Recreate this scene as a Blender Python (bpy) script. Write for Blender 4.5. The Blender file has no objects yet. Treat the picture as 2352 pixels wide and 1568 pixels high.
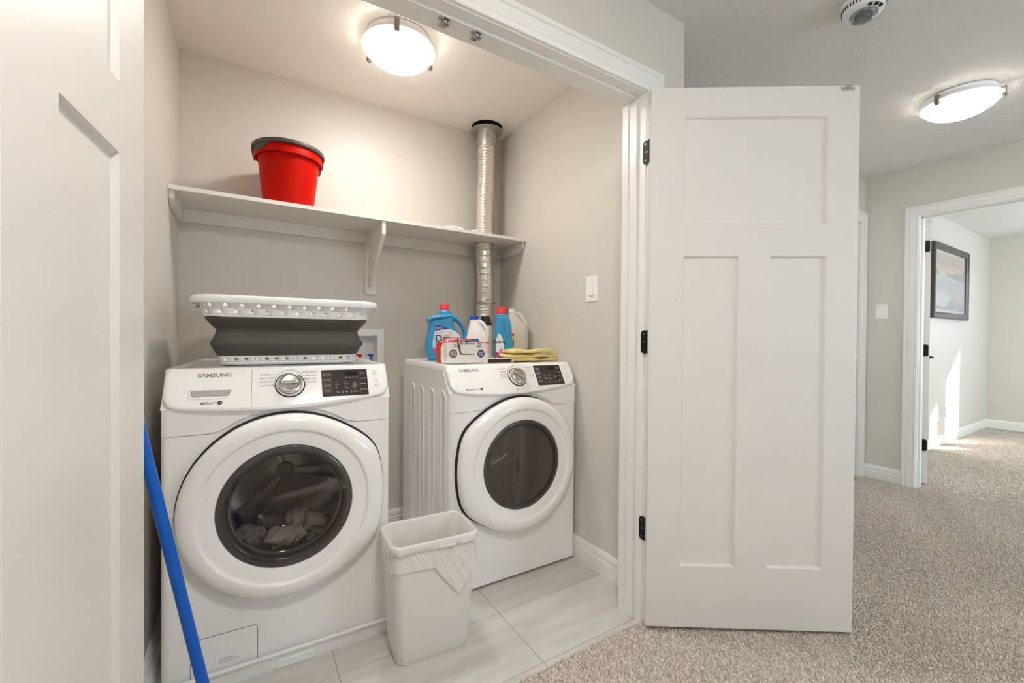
import bpy, bmesh, math, random
from math import sin, cos, pi, radians, sqrt, atan2, tan, floor, ceil
from mathutils import Vector, Matrix, noise
R = radians
random.seed(7)
scene = bpy.context.scene
COL = scene.collection

# ------------------------------------------------------------------ camera
CAM_H, YAW, PITCH, ROLL = 1.11, R(31.76), R(-0.55), R(0.45)
fw = Vector((sin(YAW) * cos(PITCH), cos(YAW) * cos(PITCH), sin(PITCH)))
rt = Vector((cos(YAW), -sin(YAW), 0)); up = rt.cross(fw)
r2 = rt * cos(ROLL) + up * sin(ROLL); u2 = up * cos(ROLL) - rt * sin(ROLL)
cd = bpy.data.cameras.new('camera'); cam = bpy.data.objects.new('camera', cd); COL.objects.link(cam)
cd.sensor_width = 36.0; cd.lens = 36.0 * 980.0 / 2352.0; cd.clip_start = 0.02; cd.clip_end = 200
mw = Matrix.Identity(4)
for i in range(3):
    mw[i][0] = r2[i]; mw[i][1] = u2[i]; mw[i][2] = -fw[i]
mw[0][3], mw[1][3], mw[2][3] = 0, 0, CAM_H
cam.matrix_world = mw
scene.camera = cam

# ------------------------------------------------------------------ light and exposure
LAMP_CLOSET, LAMP_HALL, LAMP_FILL = 25.0, 15.0, 44.0
WARM = (1.0, 0.95, 0.885)
SKY = 3.4
SUN = 14.0
scene.view_settings.view_transform = 'Standard'
scene.view_settings.look = 'None'
scene.view_settings.gamma = 1.0
scene.view_settings.use_curve_mapping = False
scene.view_settings.exposure = 1.36
scene.cycles.use_denoising = True
scene.cycles.max_bounces = 8
scene.cycles.diffuse_bounces = 7
scene.cycles.glossy_bounces = 3
scene.cycles.transparent_max_bounces = 12
scene.cycles.use_adaptive_sampling = True
scene.cycles.adaptive_threshold = 0.12
scene.cycles.adaptive_min_samples = 16
scene.cycles.caustics_reflective = False
scene.cycles.caustics_refractive = False
scene.cycles.sample_clamp_indirect = 6.0
w = bpy.data.worlds.new('sky'); scene.world = w; w.use_nodes = True
nt = w.node_tree; nt.nodes.clear()
so = nt.nodes.new('ShaderNodeOutputWorld'); sb = nt.nodes.new('ShaderNodeBackground')
sb.inputs[0].default_value = (0.74, 0.87, 1.0, 1); sb.inputs[1].default_value = SKY
nt.links.new(sb.outputs[0], so.inputs[0])
SUNDIR = Vector((-1.388, 1.0, -0.985)).normalized()
sl = bpy.data.lights.new('sun', 'SUN'); sl.energy = SUN; sl.angle = R(0.6); sl.color = (1, 0.95, 0.87)
sun = bpy.data.objects.new('sun', sl); COL.objects.link(sun)
sun.rotation_mode = 'QUATERNION'; sun.rotation_quaternion = SUNDIR.to_track_quat('-Z', 'Y'); sun.location = (12, -4, 8)

def portal(name, loc, look, sx, sy):
    l = bpy.data.lights.new(name, 'AREA'); l.shape = 'RECTANGLE'; l.size = sx; l.size_y = sy
    l.cycles.is_portal = True
    o = bpy.data.objects.new(name, l); COL.objects.link(o); o.location = loc
    o.rotation_mode = 'QUATERNION'; o.rotation_quaternion = Vector(look).to_track_quat('-Z', 'Y')
portal('window_portal', (3.1, -2.27, 1.5), (0, 1, 0), 1.6, 1.1)
portal('window_portal', (-1.67, -1.1, 1.5), (1, 0, 0), 0.9, 1.1)
portal('window_portal', (6.2, -2.07, 1.40), (0, 1, 0), 2.4, 1.5)
portal('window_portal', (8.17, 0.21, 1.45), (-1, 0, 0), 0.78, 0.96)

# ------------------------------------------------------------------ materials
def s2l(c):
    def f(x):
        x /= 255.0
        return x / 12.92 if x <= 0.04045 else ((x + 0.055) / 1.055) ** 2.4
    return (f(c[0]), f(c[1]), f(c[2]), 1)
MATS = {}
def mat(name, col, rough=0.5, metal=0.0, spec=0.5, bump=None, var=None, coat=0.0, emit=None, trans=0.0, ior=1.45, alpha=1.0, sss=0.0, sheen=0.0):
    if name in MATS: return MATS[name]
    m = bpy.data.materials.new(name); m.use_nodes = True; nt = m.node_tree
    b = nt.nodes['Principled BSDF']
    b.inputs['Base Color'].default_value = s2l(col)
    b.inputs['Roughness'].default_value = rough; b.inputs['Metallic'].default_value = metal
    b.inputs['Specular IOR Level'].default_value = spec; b.inputs['IOR'].default_value = ior
    b.inputs['Coat Weight'].default_value = coat; b.inputs['Transmission Weight'].default_value = trans
    b.inputs['Alpha'].default_value = alpha
    b.inputs['Sheen Weight'].default_value = sheen
    if emit:
        b.inputs['Emission Color'].default_value = (*emit[0], 1); b.inputs['Emission Strength'].default_value = emit[1]
    if bump or var:
        tc = nt.nodes.new('ShaderNodeTexCoord')
    if bump:
        sc, st, ds = bump[:3]
        n = nt.nodes.new('ShaderNodeTexNoise'); n.inputs['Scale'].default_value = sc; n.inputs['Detail'].default_value = bump[3] if len(bump) > 3 else 3
        bp = nt.nodes.new('ShaderNodeBump'); bp.inputs['Strength'].default_value = st; bp.inputs['Distance'].default_value = ds
        nt.links.new(tc.outputs['Object'], n.inputs['Vector']); nt.links.new(n.outputs['Fac'], bp.inputs['Height'])
        nt.links.new(bp.outputs['Normal'], b.inputs['Normal'])
    if var:
        col2, sc, lo, hi = var[:4]
        n = nt.nodes.new('ShaderNodeTexNoise'); n.inputs['Scale'].default_value = sc; n.inputs['Detail'].default_value = 4
        mp = nt.nodes.new('ShaderNodeMapping')
        if len(var) > 4: mp.inputs['Scale'].default_value = var[4]
        cr = nt.nodes.new('ShaderNodeValToRGB')
        cr.color_ramp.elements[0].position = lo; cr.color_ramp.elements[0].color = s2l(col)
        cr.color_ramp.elements[1].position = hi; cr.color_ramp.elements[1].color = s2l(col2)
        nt.links.new(tc.outputs['Object'], mp.inputs[0]); nt.links.new(mp.outputs[0], n.inputs['Vector'])
        nt.links.new(n.outputs['Fac'], cr.inputs[0]); nt.links.new(cr.outputs[0], b.inputs['Base Color'])
    MATS[name] = m
    return m
def glass(name, tint, refl_rough=0.02, gloss=1.0, ior=1.5):
    """thin sheet: tinted see-through plus fresnel reflection"""
    if name in MATS: return MATS[name]
    m = bpy.data.materials.new(name); m.use_nodes = True; nt = m.node_tree; nt.nodes.clear()
    o = nt.nodes.new('ShaderNodeOutputMaterial'); mx = nt.nodes.new('ShaderNodeMixShader')
    t = nt.nodes.new('ShaderNodeBsdfTransparent'); g = nt.nodes.new('ShaderNodeBsdfGlossy'); lw = nt.nodes.new('ShaderNodeLayerWeight')
    t.inputs[0].default_value = (*tint, 1); g.inputs['Roughness'].default_value = refl_rough; g.inputs[0].default_value = (gloss, gloss, gloss, 1)
    f0 = ((ior - 1) / (ior + 1)) ** 2
    pw = nt.nodes.new('ShaderNodeMath'); pw.operation = 'POWER'; pw.inputs[1].default_value = 5
    ma = nt.nodes.new('ShaderNodeMath'); ma.operation = 'MULTIPLY_ADD'; ma.inputs[1].default_value = 1 - f0; ma.inputs[2].default_value = f0
    nt.links.new(lw.outputs['Facing'], pw.inputs[0]); nt.links.new(pw.outputs[0], ma.inputs[0]); nt.links.new(ma.outputs[0], mx.inputs[0])
    nt.links.new(t.outputs[0], mx.inputs[1]); nt.links.new(g.outputs[0], mx.inputs[2])
    nt.links.new(mx.outputs[0], o.inputs[0]); MATS[name] = m
    return m

WALL = mat('wall_paint', (214, 209, 201), 0.42, spec=0.35, bump=(260, 0.05, 0.002))
CEIL_S = mat('ceiling_smooth', (238, 234, 228), 0.6, spec=0.3)
CEIL_T = mat('ceiling_stipple', (222, 220, 217), 0.75, spec=0.25, bump=(95, 0.55, 0.006, 3))
TRIM = mat('trim_paint', (236, 234, 230), 0.32, spec=0.45)
DOORP = mat('door_paint', (228, 224, 219), 0.38, spec=0.4, bump=(180, 0.03, 0.002))
SHELFP = mat('shelf_paint', (226, 222, 215), 0.4, spec=0.4)
TILE = mat('tile_porcelain', (214, 211, 206), 0.38, spec=0.45, var=((198, 194, 188), 3.0, 0.35, 0.7, (1.0, 5.0, 1.0)), bump=(30, 0.02, 0.002))
GROUT = mat('grout', (168, 163, 156), 0.9)
ENAMEL = mat('white_enamel', (246, 245, 244), 0.25, spec=0.5, coat=0.2)
GLOSSW = mat('white_gloss_plastic', (250, 249, 248), 0.18, spec=0.5, coat=0.5)
PLASTW = mat('white_plastic', (240, 240, 240), 0.35, spec=0.5)
DARKGAP = mat('dark_gap', (28, 27, 26), 0.6)
BLACKM = mat('black_hinge_metal', (30, 28, 26), 0.45, metal=0.6)
STEEL = mat('brushed_steel', (190, 188, 184), 0.3, metal=1.0)
CHROME = mat('satin_chrome', (205, 202, 196), 0.2, metal=1.0)
DRUMM = mat('drum_steel', (214, 210, 204), 0.34, metal=0.7)
ZINC = mat('zinc', (196, 194, 190), 0.38, metal=0.75)
FOIL = mat('aluminium_foil', (240, 236, 229), 0.27, metal=0.9, bump=(70, 0.35, 0.006, 3))
GREYTXT = mat('print_grey', (120, 116, 112), 0.5)
TAUPETXT = mat('print_silver', (160, 155, 143), 0.35, metal=0.5)
DARKTXT = mat('print_dark', (50, 48, 46), 0.5)
WHITETXT = mat('print_white', (225, 223, 220), 0.5)
ORANGETXT = mat('print_orange', (232, 120, 70), 0.5)
LCD = mat('display_glass', (66, 60, 56), 0.12, spec=0.25)
LCDD = mat('display_dark', (40, 35, 32), 0.12, spec=0.25)
BTN = mat('button_film', (86, 79, 74), 0.14, spec=0.3)
RUBBER = mat('rubber_grey', (70, 68, 66), 0.55)

# ------------------------------------------------------------------ mesh helper
def rrect(w, d, r, n=6, cx=0, cy=0):
    pts = []
    for (sx, sy, a0) in ((1, 1, 0), (-1, 1, 90), (-1, -1, 180), (1, -1, 270)):
        for i in range(n + 1):
            a = R(a0 + 90 * i / n)
            pts.append((cx + sx * (w / 2 - r) + r * cos(a), cy + sy * (d / 2 - r) + r * sin(a)))
    return pts
def offset(poly, k):
    n = len(poly); out = []
    for i in range(n):
        p, a, b = Vector(poly[i]), Vector(poly[i - 1]), Vector(poly[(i + 1) % n])
        e1 = (p - a); e2 = (b - p)
        if e1.length < 1e-9 or e2.length < 1e-9: out.append(tuple(p)); continue
        e1.normalize(); e2.normalize()
        n1 = Vector((-e1.y, e1.x)); n2 = Vector((-e2.y, e2.x))
        m = (n1 + n2)
        if m.length < 1e-6: out.append(tuple(p)); continue
        m.normalize(); d = k / max(0.35, m.dot(n1))
        out.append(tuple(p + m * d))
    return out
class M:
    def __init__(s): s.v = []; s.f = []; s.mi = []; s.k = 0
    def add(s, v, f, T=None):
        b = len(s.v)
        s.v += [tuple(T @ Vector(p)) if T else tuple(p) for p in v]
        for q in f: s.f.append([b + i for i in q]); s.mi.append(s.k)
        return s
    def box(s, x0, x1, y0, y1, z0, z1, T=None):
        if x0 > x1: x0, x1 = x1, x0
        if y0 > y1: y0, y1 = y1, y0
        if z0 > z1: z0, z1 = z1, z0
        v = [(x, y, z) for z in (z0, z1) for y in (y0, y1) for x in (x0, x1)]
        return s.add(v, [(0, 2, 3, 1), (4, 5, 7, 6), (0, 1, 5, 4), (2, 6, 7, 3), (0, 4, 6, 2), (1, 3, 7, 5)], T)
    def loft(s, rings, c0=True, c1=True, closed=True, T=None, loop=False):
        n = len(rings[0]); v = [p for r in rings for p in r]; f = []
        m = len(rings)
        for i in range(m if loop else m - 1):
            j2 = (i + 1) % m
            for j in range(n if closed else n - 1):
                k = (j + 1) % n
                f.append((i * n + j, i * n + k, j2 * n + k, j2 * n + j))
        if c0 and not loop: f.append(tuple(range(n - 1, -1, -1)))
        if c1 and not loop: f.append(tuple((m - 1) * n + j for j in range(n)))
        return s.add(v, f, T)
    def lathe(s, prof, n=32, T=None, c0=False, c1=False):
        """profile of (r, z) around z"""
        rings = [[(r * cos(2 * pi * j / n), r * sin(2 * pi * j / n), z) for j in range(n)] for r, z in prof]
        return s.loft(rings, c0, c1, T=T)
    def cyl(s, p0, p1, r0, r1=None, n=20):
        r1 = r0 if r1 is None else r1
        p0 = Vector(p0); p1 = Vector(p1); q = (p1 - p0).to_track_quat('Z', 'Y').to_matrix()
        rings = [[tuple(p + q @ Vector((r * cos(2 * pi * j / n), r * sin(2 * pi * j / n), 0))) for j in range(n)] for p, r in ((p0, r0), (p1, r1))]
        return s.loft(rings)
    def tube(s, path, rad, n=16, T=None, ell=1.0, upv=(0, 0, 1), caps=True):
        P = [Vector(p) for p in path]; rings = []; u = Vector(upv)
        for i, p in enumerate(P):
            t = (P[min(i + 1, len(P) - 1)] - P[max(i - 1, 0)]).normalized()
            a = u - t * u.dot(t)
            if a.length < 1e-4: a = Vector((1, 0, 0)) - t * t.x
            a.normalize(); u = a; b = t.cross(a)
            r = rad(i / (len(P) - 1)) if callable(rad) else rad
            rings.append([tuple(p + a * r * cos(2 * pi * j / n) * ell + b * r * sin(2 * pi * j / n)) for j in range(n)])
        return s.loft(rings, caps, caps, T=T)
    def prism(s, poly, fmap, h0, h1):
        """poly (a,b) list ccw; fmap(a,b,h)->xyz"""
        return s.loft([[fmap(a, b, h0) for a, b in poly], [fmap(a, b, h1) for a, b in poly]])
    def plate_hole(s, x0, x1, z0, z1, cx, cz, r, h0, h1, fmap, n=64, arc=None):
        A = [2 * pi * i / n for i in range(n)] + [atan2(z - cz, x - cx) % (2 * pi) for x in (x0, x1) for z in (z0, z1)]
        A = sorted(set(round(a, 6) for a in A)); I = []; O = []
        for a in A:
            c, d = cos(a), sin(a); I.append((cx + r * c, cz + r * d)); t = 1e9
            if c > 1e-9: t = min(t, (x1 - cx) / c)
            if c < -1e-9: t = min(t, (x0 - cx) / c)
            if d > 1e-9: t = min(t, (z1 - cz) / d)
            if d < -1e-9: t = min(t, (z0 - cz) / d)
            O.append((cx + t * c, cz + t * d))
        return s.loft([[fmap(a, b, h) for a, b in q] for q, h in ((I, h0), (O, h0), (O, h1), (I, h1))], loop=True)
    def text(s, body, size, fmap, align='CENTER', sx=1.0, bold=0.0):
        cu = bpy.data.curves.new('t', 'FONT'); cu.body = body; cu.size = size; cu.align_x = align; cu.align_y = 'CENTER'
        cu.resolution_u = 3; cu.offset = bold; cu.fill_mode = 'FRONT'
        ob = bpy.data.objects.new('t', cu)
        me = bpy.data.meshes.new_from_object(ob)
        s.add([fmap(v.co.x * sx, v.co.y) for v in me.vertices], [tuple(p.vertices) for p in me.polygons])
        bpy.data.objects.remove(ob); bpy.data.meshes.remove(me); bpy.data.curves.remove(cu)
        return s
    def build(s, name, m, parent=None, bevel=0.0, seg=2, smooth=35, solid=0.0, sub=0, fix=True, world=False, weld=0):
        me = bpy.data.meshes.new(name); me.from_pydata(s.v, [], s.f)
        for x in (m if isinstance(m, (list, tuple)) else [m]): me.materials.append(x)
        if isinstance(m, (list, tuple)): me.polygons.foreach_set('material_index', s.mi)
        if weld or fix:
            bm = bmesh.new(); bm.from_mesh(me)
            if weld: bmesh.ops.remove_doubles(bm, verts=bm.verts, dist=weld)
            if fix: bmesh.ops.recalc_face_normals(bm, faces=bm.faces)
            bm.to_mesh(me); bm.free()
        if smooth:
            me.shade_smooth(); me.set_sharp_from_angle(angle=R(smooth))
        o = bpy.data.objects.new(name, me); COL.objects.link(o)
        if parent is not None:
            o.parent = parent
            if world: o.matrix_parent_inverse = (Matrix.Translation(parent.location) @ parent.rotation_euler.to_matrix().to_4x4()).inverted()
        if solid:
            q = o.modifiers.new('solid', 'SOLIDIFY'); q.thickness = solid; q.offset = 0
        if bevel:
            q = o.modifiers.new('bevel', 'BEVEL'); q.width = bevel; q.segments = seg; q.limit_method = 'ANGLE'; q.angle_limit = R(40); q.harden_normals = False
        if sub:
            q = o.modifiers.new('sub', 'SUBSURF'); q.levels = sub; q.render_levels = sub
        return o
def tag(o, label, cat=None, group=None, kind=None):
    o['label'] = label
    if cat: o['category'] = cat
    if group: o['group'] = group
    if kind: o['kind'] = kind
    return o
def struct(o, label): return tag(o, label, kind='structure')
def thing(name, label, cat, loc=(0, 0, 0), rz=0.0, group=None):
    o = bpy.data.objects.new(name, None); COL.objects.link(o); o.location = loc; o.rotation_euler = (0, 0, rz); o.empty_display_size = 0.05
    return tag(o, label, cat, group)
def smoothpath(pts, n=10):
    """catmull-rom"""
    P = [Vector(p) for p in pts]; out = []
    for i in range(len(P) - 1):
        p0 = P[max(i - 1, 0)]; p1 = P[i]; p2 = P[i + 1]; p3 = P[min(i + 2, len(P) - 1)]
        for k in range(n):
            t = k / n
            out.append(0.5 * ((2 * p1) + (p2 - p0) * t + (2 * p0 - 5 * p1 + 4 * p2 - p3) * t * t + (3 * p1 - p0 - 3 * p2 + p3) * t ** 3))
    out.append(P[-1]); return out
XY = lambda a, b, h: (a, b, h)
XZ = lambda a, b, h: (a, h, b)
YZ = lambda a, b, h: (h, a, b)
def nz(x, y, z, sc=1.0): return noise.noise(Vector((x * sc, y * sc, z * sc)))

# ================================================================== the setting
ZC = 2.412
XL, XR, YB = -0.27, 1.425, 2.46           # closet
YW0, YW1 = 1.142, 1.255                   # closet front wall
JL, JR, ZJ = -0.213, 1.309, 2.062         # clear opening between the jambs
HX0, HX1, HY0, HYB = -1.6, 4.275, -2.2, 1.45
RX0, RX1, RY0 = 4.39, 8.1, -2.0

def wbox(name, label, boxes, m=None, bevel=0.0):
    q = M()
    for b in boxes: q.box(*b)
    return struct(q.build(name, m or WALL, bevel=bevel), label)
OX0, OX1, OZ0, OZ1 = 0.43, 0.660, 0.93, 1.150     # washer outlet box let into the wall
wbox('wall_closet_back', 'greige back wall of the laundry closet behind the shelf',
     [(XL - 0.11, OX0 + 0.034, YB, YB + 0.11, -0.02, ZC), (OX1 - 0.036, XR + 0.11, YB, YB + 0.11, -0.02, ZC), (OX0 + 0.034, OX1 - 0.036, YB, YB + 0.11, -0.02, OZ0 + 0.03), (OX0 + 0.034, OX1 - 0.036, YB, YB + 0.11, OZ1 - 0.034, ZC)])
wbox('wall_closet_left', 'greige left side wall of the laundry closet', [(XL - 0.11, XL, YW1, YB, -0.02, ZC)])
wbox('wall_closet_right', 'greige right side wall of the laundry closet with the light switch', [(XR, XR + 0.11, YW1, YB, -0.02, ZC)])
wbox('wall_closet_front', 'pale hallway wall around the closet opening, above the door casing',
     [(HX0, JL - 0.02, YW0, YW1, -0.02, ZC), (JR + 0.02, XR + 0.11, YW0, YW1, -0.02, ZC), (JL - 0.02, JR + 0.02, YW0, YW1, ZJ + 0.02, ZC)])
D4A, D4B = 3.405, 4.185
wbox('wall_hall_side', 'grey hallway side wall hidden behind the open white door',
     [(XR + 0.11, D4A - 0.02, HYB, HYB + 0.11, -0.02, ZC), (D4B + 0.02, HX1 + 0.115, HYB, HYB + 0.11, -0.02, ZC), (D4A - 0.02, D4B + 0.02, HYB, HYB + 0.11, 2.07, ZC), (D4A - 0.02, D4B + 0.02, HYB + 0.06, HYB + 0.11, -0.02, 2.07)])  # last box added behind the side door to shut out sky light
q = M(); q.box(D4A - 0.02, D4A, HYB, HYB + 0.06, 0, 2.07); q.box(D4B, D4B + 0.02, HYB, HYB + 0.06, 0, 2.07); q.box(D4A, D4B, HYB, HYB + 0.06, 2.052, 2.07); struct(q.build('trim_6', TRIM), 'white jamb boards of the closed hallway side door')
DY0, DY1, DZ = 0.355, 1.117, 2.035        # bedroom doorway
wbox('wall_hall_end', 'grey hallway end wall around the bedroom doorway with a light switch',
     [(HX1, RX0, DY1 + 0.02, HYB, -0.02, ZC), (HX1, RX0, HY0, DY0 - 0.02, -0.02, ZC), (HX1, RX0, DY0 - 0.02, DY1 + 0.02, DZ + 0.02, ZC)])
HWX0, HWX1, HWZ0, HWZ1 = 2.3, 3.9, 0.95, 2.05
wbox('wall_hall_back', 'hallway wall with an added daylight window opposite the closet',
     [(HX0, HWX0, HY0 - 0.11, HY0, -0.02, ZC), (HWX1, RX0, HY0 - 0.11, HY0, -0.02, ZC), (HWX0, HWX1, HY0 - 0.11, HY0, -0.02, HWZ0), (HWX0, HWX1, HY0 - 0.11, HY0, HWZ1, ZC)])
LWY0, LWY1 = -1.55, -0.65
wbox('wall_hall_left', 'hallway end wall on the left with an added daylight window',
     [(HX0 - 0.11, HX0, HY0, LWY0, -0.02, ZC), (HX0 - 0.11, HX0, LWY1, YW1, -0.02, ZC), (HX0 - 0.11, HX0, LWY0, LWY1, -0.02, HWZ0), (HX0 - 0.11, HX0, LWY0, LWY1, HWZ1, ZC)])
wbox('wall_bedroom_side', 'pale bedroom wall with the framed picture and sun patches', [(RX0, RX1 + 0.11, HYB, HYB + 0.11, -0.02, ZC)])
WY0, WY1, WZ0, WZ1 = -0.18, 0.60, 0.98, 1.928
wbox('wall_bedroom_far', 'pale far bedroom wall beside the sunny window',
     [(RX1, RX1 + 0.11, WY1, HYB, -0.02, ZC), (RX1, RX1 + 0.11, RY0, WY0, -0.02, ZC), (RX1, RX1 + 0.11, WY0, WY1, -0.02, WZ0), (RX1, RX1 + 0.11, WY0, WY1, WZ1, ZC), (RX1, RX1 + 0.11, WY0, 0.05, WZ0, 1.30)])  # last box is added to block low sun through one pane
RWX0, RWX1, RWZ0, RWZ1 = 5.0, 7.4, 0.65, 2.15
wbox('wall_bedroom_back', 'bedroom wall with an added daylight window opposite the picture',
     [(RX0, RWX0, RY0 - 0.11, RY0, -0.02, ZC), (RWX1, RX1 + 0.11, RY0 - 0.11, RY0, -0.02, ZC), (RWX0, RWX1, RY0 - 0.11, RY0, -0.02, RWZ0), (RWX0, RWX1, RY0 - 0.11, RY0, RWZ1, ZC)])
wbox('ceiling', 'stippled grey white hallway and bedroom ceiling',
     [(HX0 - 0.11, RX1 + 0.11, HY0 - 0.11, YW0 + 0.05, ZC, ZC + 0.06), (XR + 0.05, RX1 + 0.11, YW0 + 0.05, HYB + 0.11, ZC, ZC + 0.06)], CEIL_T)
wbox('ceiling_closet', 'smooth white closet ceiling with the lit dome lamp', [(XL - 0.11, XR + 0.05, YW0 + 0.05, YB + 0.11, ZC, ZC + 0.06)], CEIL_S)

# carpet
cm = bpy.data.materials.new('carpet'); cm.use_nodes = True; nt = cm.node_tree; pb = nt.nodes['Principled BSDF']
pb.inputs['Roughness'].default_value = 0.95; pb.inputs['Specular IOR Level'].default_value = 0.1; pb.inputs['Sheen Weight'].default_value = 0.15
tc = nt.nodes.new('ShaderNodeTexCoord')
def tnoise(scale, detail, mp=None, rough=0.6):
    n = nt.nodes.new('ShaderNodeTexNoise'); n.inputs['Scale'].default_value = scale; n.inputs['Detail'].default_value = detail; n.inputs['Roughness'].default_value = rough
    if mp:
        k = nt.nodes.new('ShaderNodeMapping'); k.inputs['Scale'].default_value = mp; k.inputs['Rotation'].default_value = (0, 0, R(25))
        nt.links.new(tc.outputs['Object'], k.inputs[0]); nt.links.new(k.outputs[0], n.inputs['Vector'])
    else: nt.links.new(tc.outputs['Object'], n.inputs['Vector'])
    return n
na = tnoise(150, 4, (1.0, 0.45, 1.0)); nb = tnoise(14, 4, (1.0, 0.5, 1))
ad = nt.nodes.new('ShaderNodeMath'); ad.operation = 'MULTIPLY_ADD'; ad.inputs[1].default_value = 0.35; nt.links.new(nb.outputs[0], ad.inputs[0]); nt.links.new(na.outputs[0], ad.inputs[2])
cr = nt.nodes.new('ShaderNodeValToRGB'); cr.color_ramp.elements[0].position = 0.45; cr.color_ramp.elements[0].color = s2l((138, 127, 117)); cr.color_ramp.elements[1].position = 0.9; cr.color_ramp.elements[1].color = s2l((212, 204, 195))
nt.links.new(ad.outputs[0], cr.inputs[0]); nt.links.new(cr.outputs[0], pb.inputs['Base Color'])
bp = nt.nodes.new('ShaderNodeBump'); bp.inputs['Strength'].default_value = 0.9; bp.inputs['Distance'].default_value = 0.006
nt.links.new(na.outputs[0], bp.inputs['Height']); nt.links.new(bp.outputs[0], pb.inputs['Normal'])
fl = wbox('floor', 'beige cut pile carpet of the hallway and bedroom', [(HX0, RX1, HY0, YW0, -0.03, 0.0), (XR + 0.11, RX1, YW0, HYB, -0.03, 0.0), (D4A, D4B, HYB, HYB + 0.07, -0.03, 0.0)], cm)

# pile: individual leaning tufts over the hallway carpet
import numpy as np
rg_ = np.random.default_rng(5)
sp_ = 0.0066
gx, gy = np.meshgrid(np.arange(0.55, 4.36, sp_), np.arange(-0.42, HYB - 0.004, sp_))
fx, fy = np.meshgrid(np.arange(4.36, 7.9, 0.0105), np.arange(0.45, HYB - 0.018, 0.0105))
ex, ey = np.meshgrid(np.arange(HX0 + 0.01, 4.25, 0.0115), np.arange(-1.2, YW0 - 0.01, 0.0115)); ek = (ex < 0.55) | (ey < 0.10 * ex - 0.42); ex, ey = ex[ek], ey[ek]
main_ = gy > 0.10 * gx - 0.42; gx, gy = gx[main_], gy[main_]
nn_ = gx.size; big = np.concatenate([np.ones(nn_), np.full(fx.size, 1.5), np.full(ex.size, 1.7)]); gx = np.concatenate([gx.ravel(), fx.ravel(), ex]); gy = np.concatenate([gy.ravel(), fy.ravel(), ey])
gx = gx.ravel() + rg_.uniform(-0.45, 0.45, gx.size) * sp_; gy = gy.ravel() + rg_.uniform(-0.45, 0.45, gy.size) * sp_
keep = ((gy < YW0 - 0.004) | (gx > XR + 0.116)) & (gy < HYB - 0.018) & ((gx < HX1 - 0.018) | (gx > RX0 + 0.004) | ((gy < DY1 - 0.004) & (gy > DY0 + 0.004)))
gx, gy, big = gx[keep], gy[keep], big[keep]; nT = gx.size
flow = 1.9 + 0.9 * np.sin(gx * 5.1 + 1.3 * np.sin(gy * 4.0)) * np.cos(gy * 6.3 + np.sin(gx * 2.7)) + rg_.normal(0, 0.55, nT)
ln_ = 0.0050 + 0.0035 * rg_.random(nT); hh_ = 0.0045 + 0.0028 * rg_.random(nT)
tx, ty = gx + np.cos(flow) * ln_, gy + np.sin(flow) * ln_
rot = rg_.random(nT) * 2 * pi; rr0 = (0.0038 + 0.0012 * rg_.random(nT)) * big
co = np.empty((nT, 7, 3))
for k_ in range(3):
    a_ = rot + k_ * 2 * pi / 3
    co[:, k_, 0] = gx + rr0 * np.cos(a_); co[:, k_, 1] = gy + rr0 * np.sin(a_); co[:, k_, 2] = -0.001
    co[:, 3 + k_, 0] = gx + 0.45 * (tx - gx) + 0.85 * rr0 * np.cos(a_); co[:, 3 + k_, 1] = gy + 0.45 * (ty - gy) + 0.85 * rr0 * np.sin(a_); co[:, 3 + k_, 2] = hh_ * 0.72
co[:, 6, 0] = tx; co[:, 6, 1] = ty; co[:, 6, 2] = hh_
base_f = np.array([(0, 1, 4), (0, 4, 3), (1, 2, 5), (1, 5, 4), (2, 0, 3), (2, 3, 5), (3, 4, 6), (4, 5, 6), (5, 3, 6)])
tri = (base_f[None] + 7 * np.arange(nT)[:, None, None]).reshape(-1)
me = bpy.data.meshes.new('carpet_pile'); me.vertices.add(nT * 7); me.vertices.foreach_set('co', co.ravel())
nf = nT * 9; me.loops.add(nf * 3); me.loops.foreach_set('vertex_index', tri.astype(np.int32)); me.polygons.add(nf)
me.polygons.foreach_set('loop_start', np.arange(0, nf * 3, 3, dtype=np.int32)); me.polygons.foreach_set('loop_total', np.full(nf, 3, dtype=np.int32))
me.update(); me.shade_smooth()
at = me.attributes.new('tuft', 'FLOAT', 'POINT'); at.data.foreach_set('value', np.repeat(rg_.random(nT), 7).astype(np.float32))
tm = bpy.data.materials.new('carpet_tuft'); tm.use_nodes = True; nt = tm.node_tree; pb = nt.nodes['Principled BSDF']; pb.inputs['Roughness'].default_value = 0.9; pb.inputs['Specular IOR Level'].default_value = 0.1
an = nt.nodes.new('ShaderNodeAttribute'); an.attribute_name = 'tuft'; c2 = nt.nodes.new('ShaderNodeValToRGB')
c2.color_ramp.elements[0].color = s2l((190, 176, 162)); c2.color_ramp.elements[1].color = s2l((238, 228, 217))
nt.links.new(an.outputs['Fac'], c2.inputs[0]); nt.links.new(c2.outputs[0], pb.inputs['Base Color'])
me.materials.append(tm); pile = bpy.data.objects.new('carpet_pile', me); COL.objects.link(pile); pile.parent = fl; pile['kind'] = 'stuff'

# tiles of the closet floor, one by one over a recessed grout bed
fc = wbox('floor_closet', 'large pale grey porcelain tiles on the closet floor', [(XL, XR, YW0, YB, -0.03, -0.002)], GROUT)
xs = [0.862 + 0.607 * k for k in range(-2, 2)]; ys = [1.475 + 0.305 * k for k in range(-2, 4)]
for i in range(len(xs)):
    for j in range(len(ys)):
        x0, x1 = max(xs[i], XL), min(xs[i] + 0.607, XR); y0, y1 = max(ys[j], YW0), min(ys[j] + 0.305, YB)
        if x1 - x0 > 0.03 and y1 - y0 > 0.02:
            M().box(x0 + 0.0012, x1 - 0.0012, y0 + 0.0012, y1 - 0.0012, -0.012, 0.0).build('tile', TILE, fc, bevel=0.0008)

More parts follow.
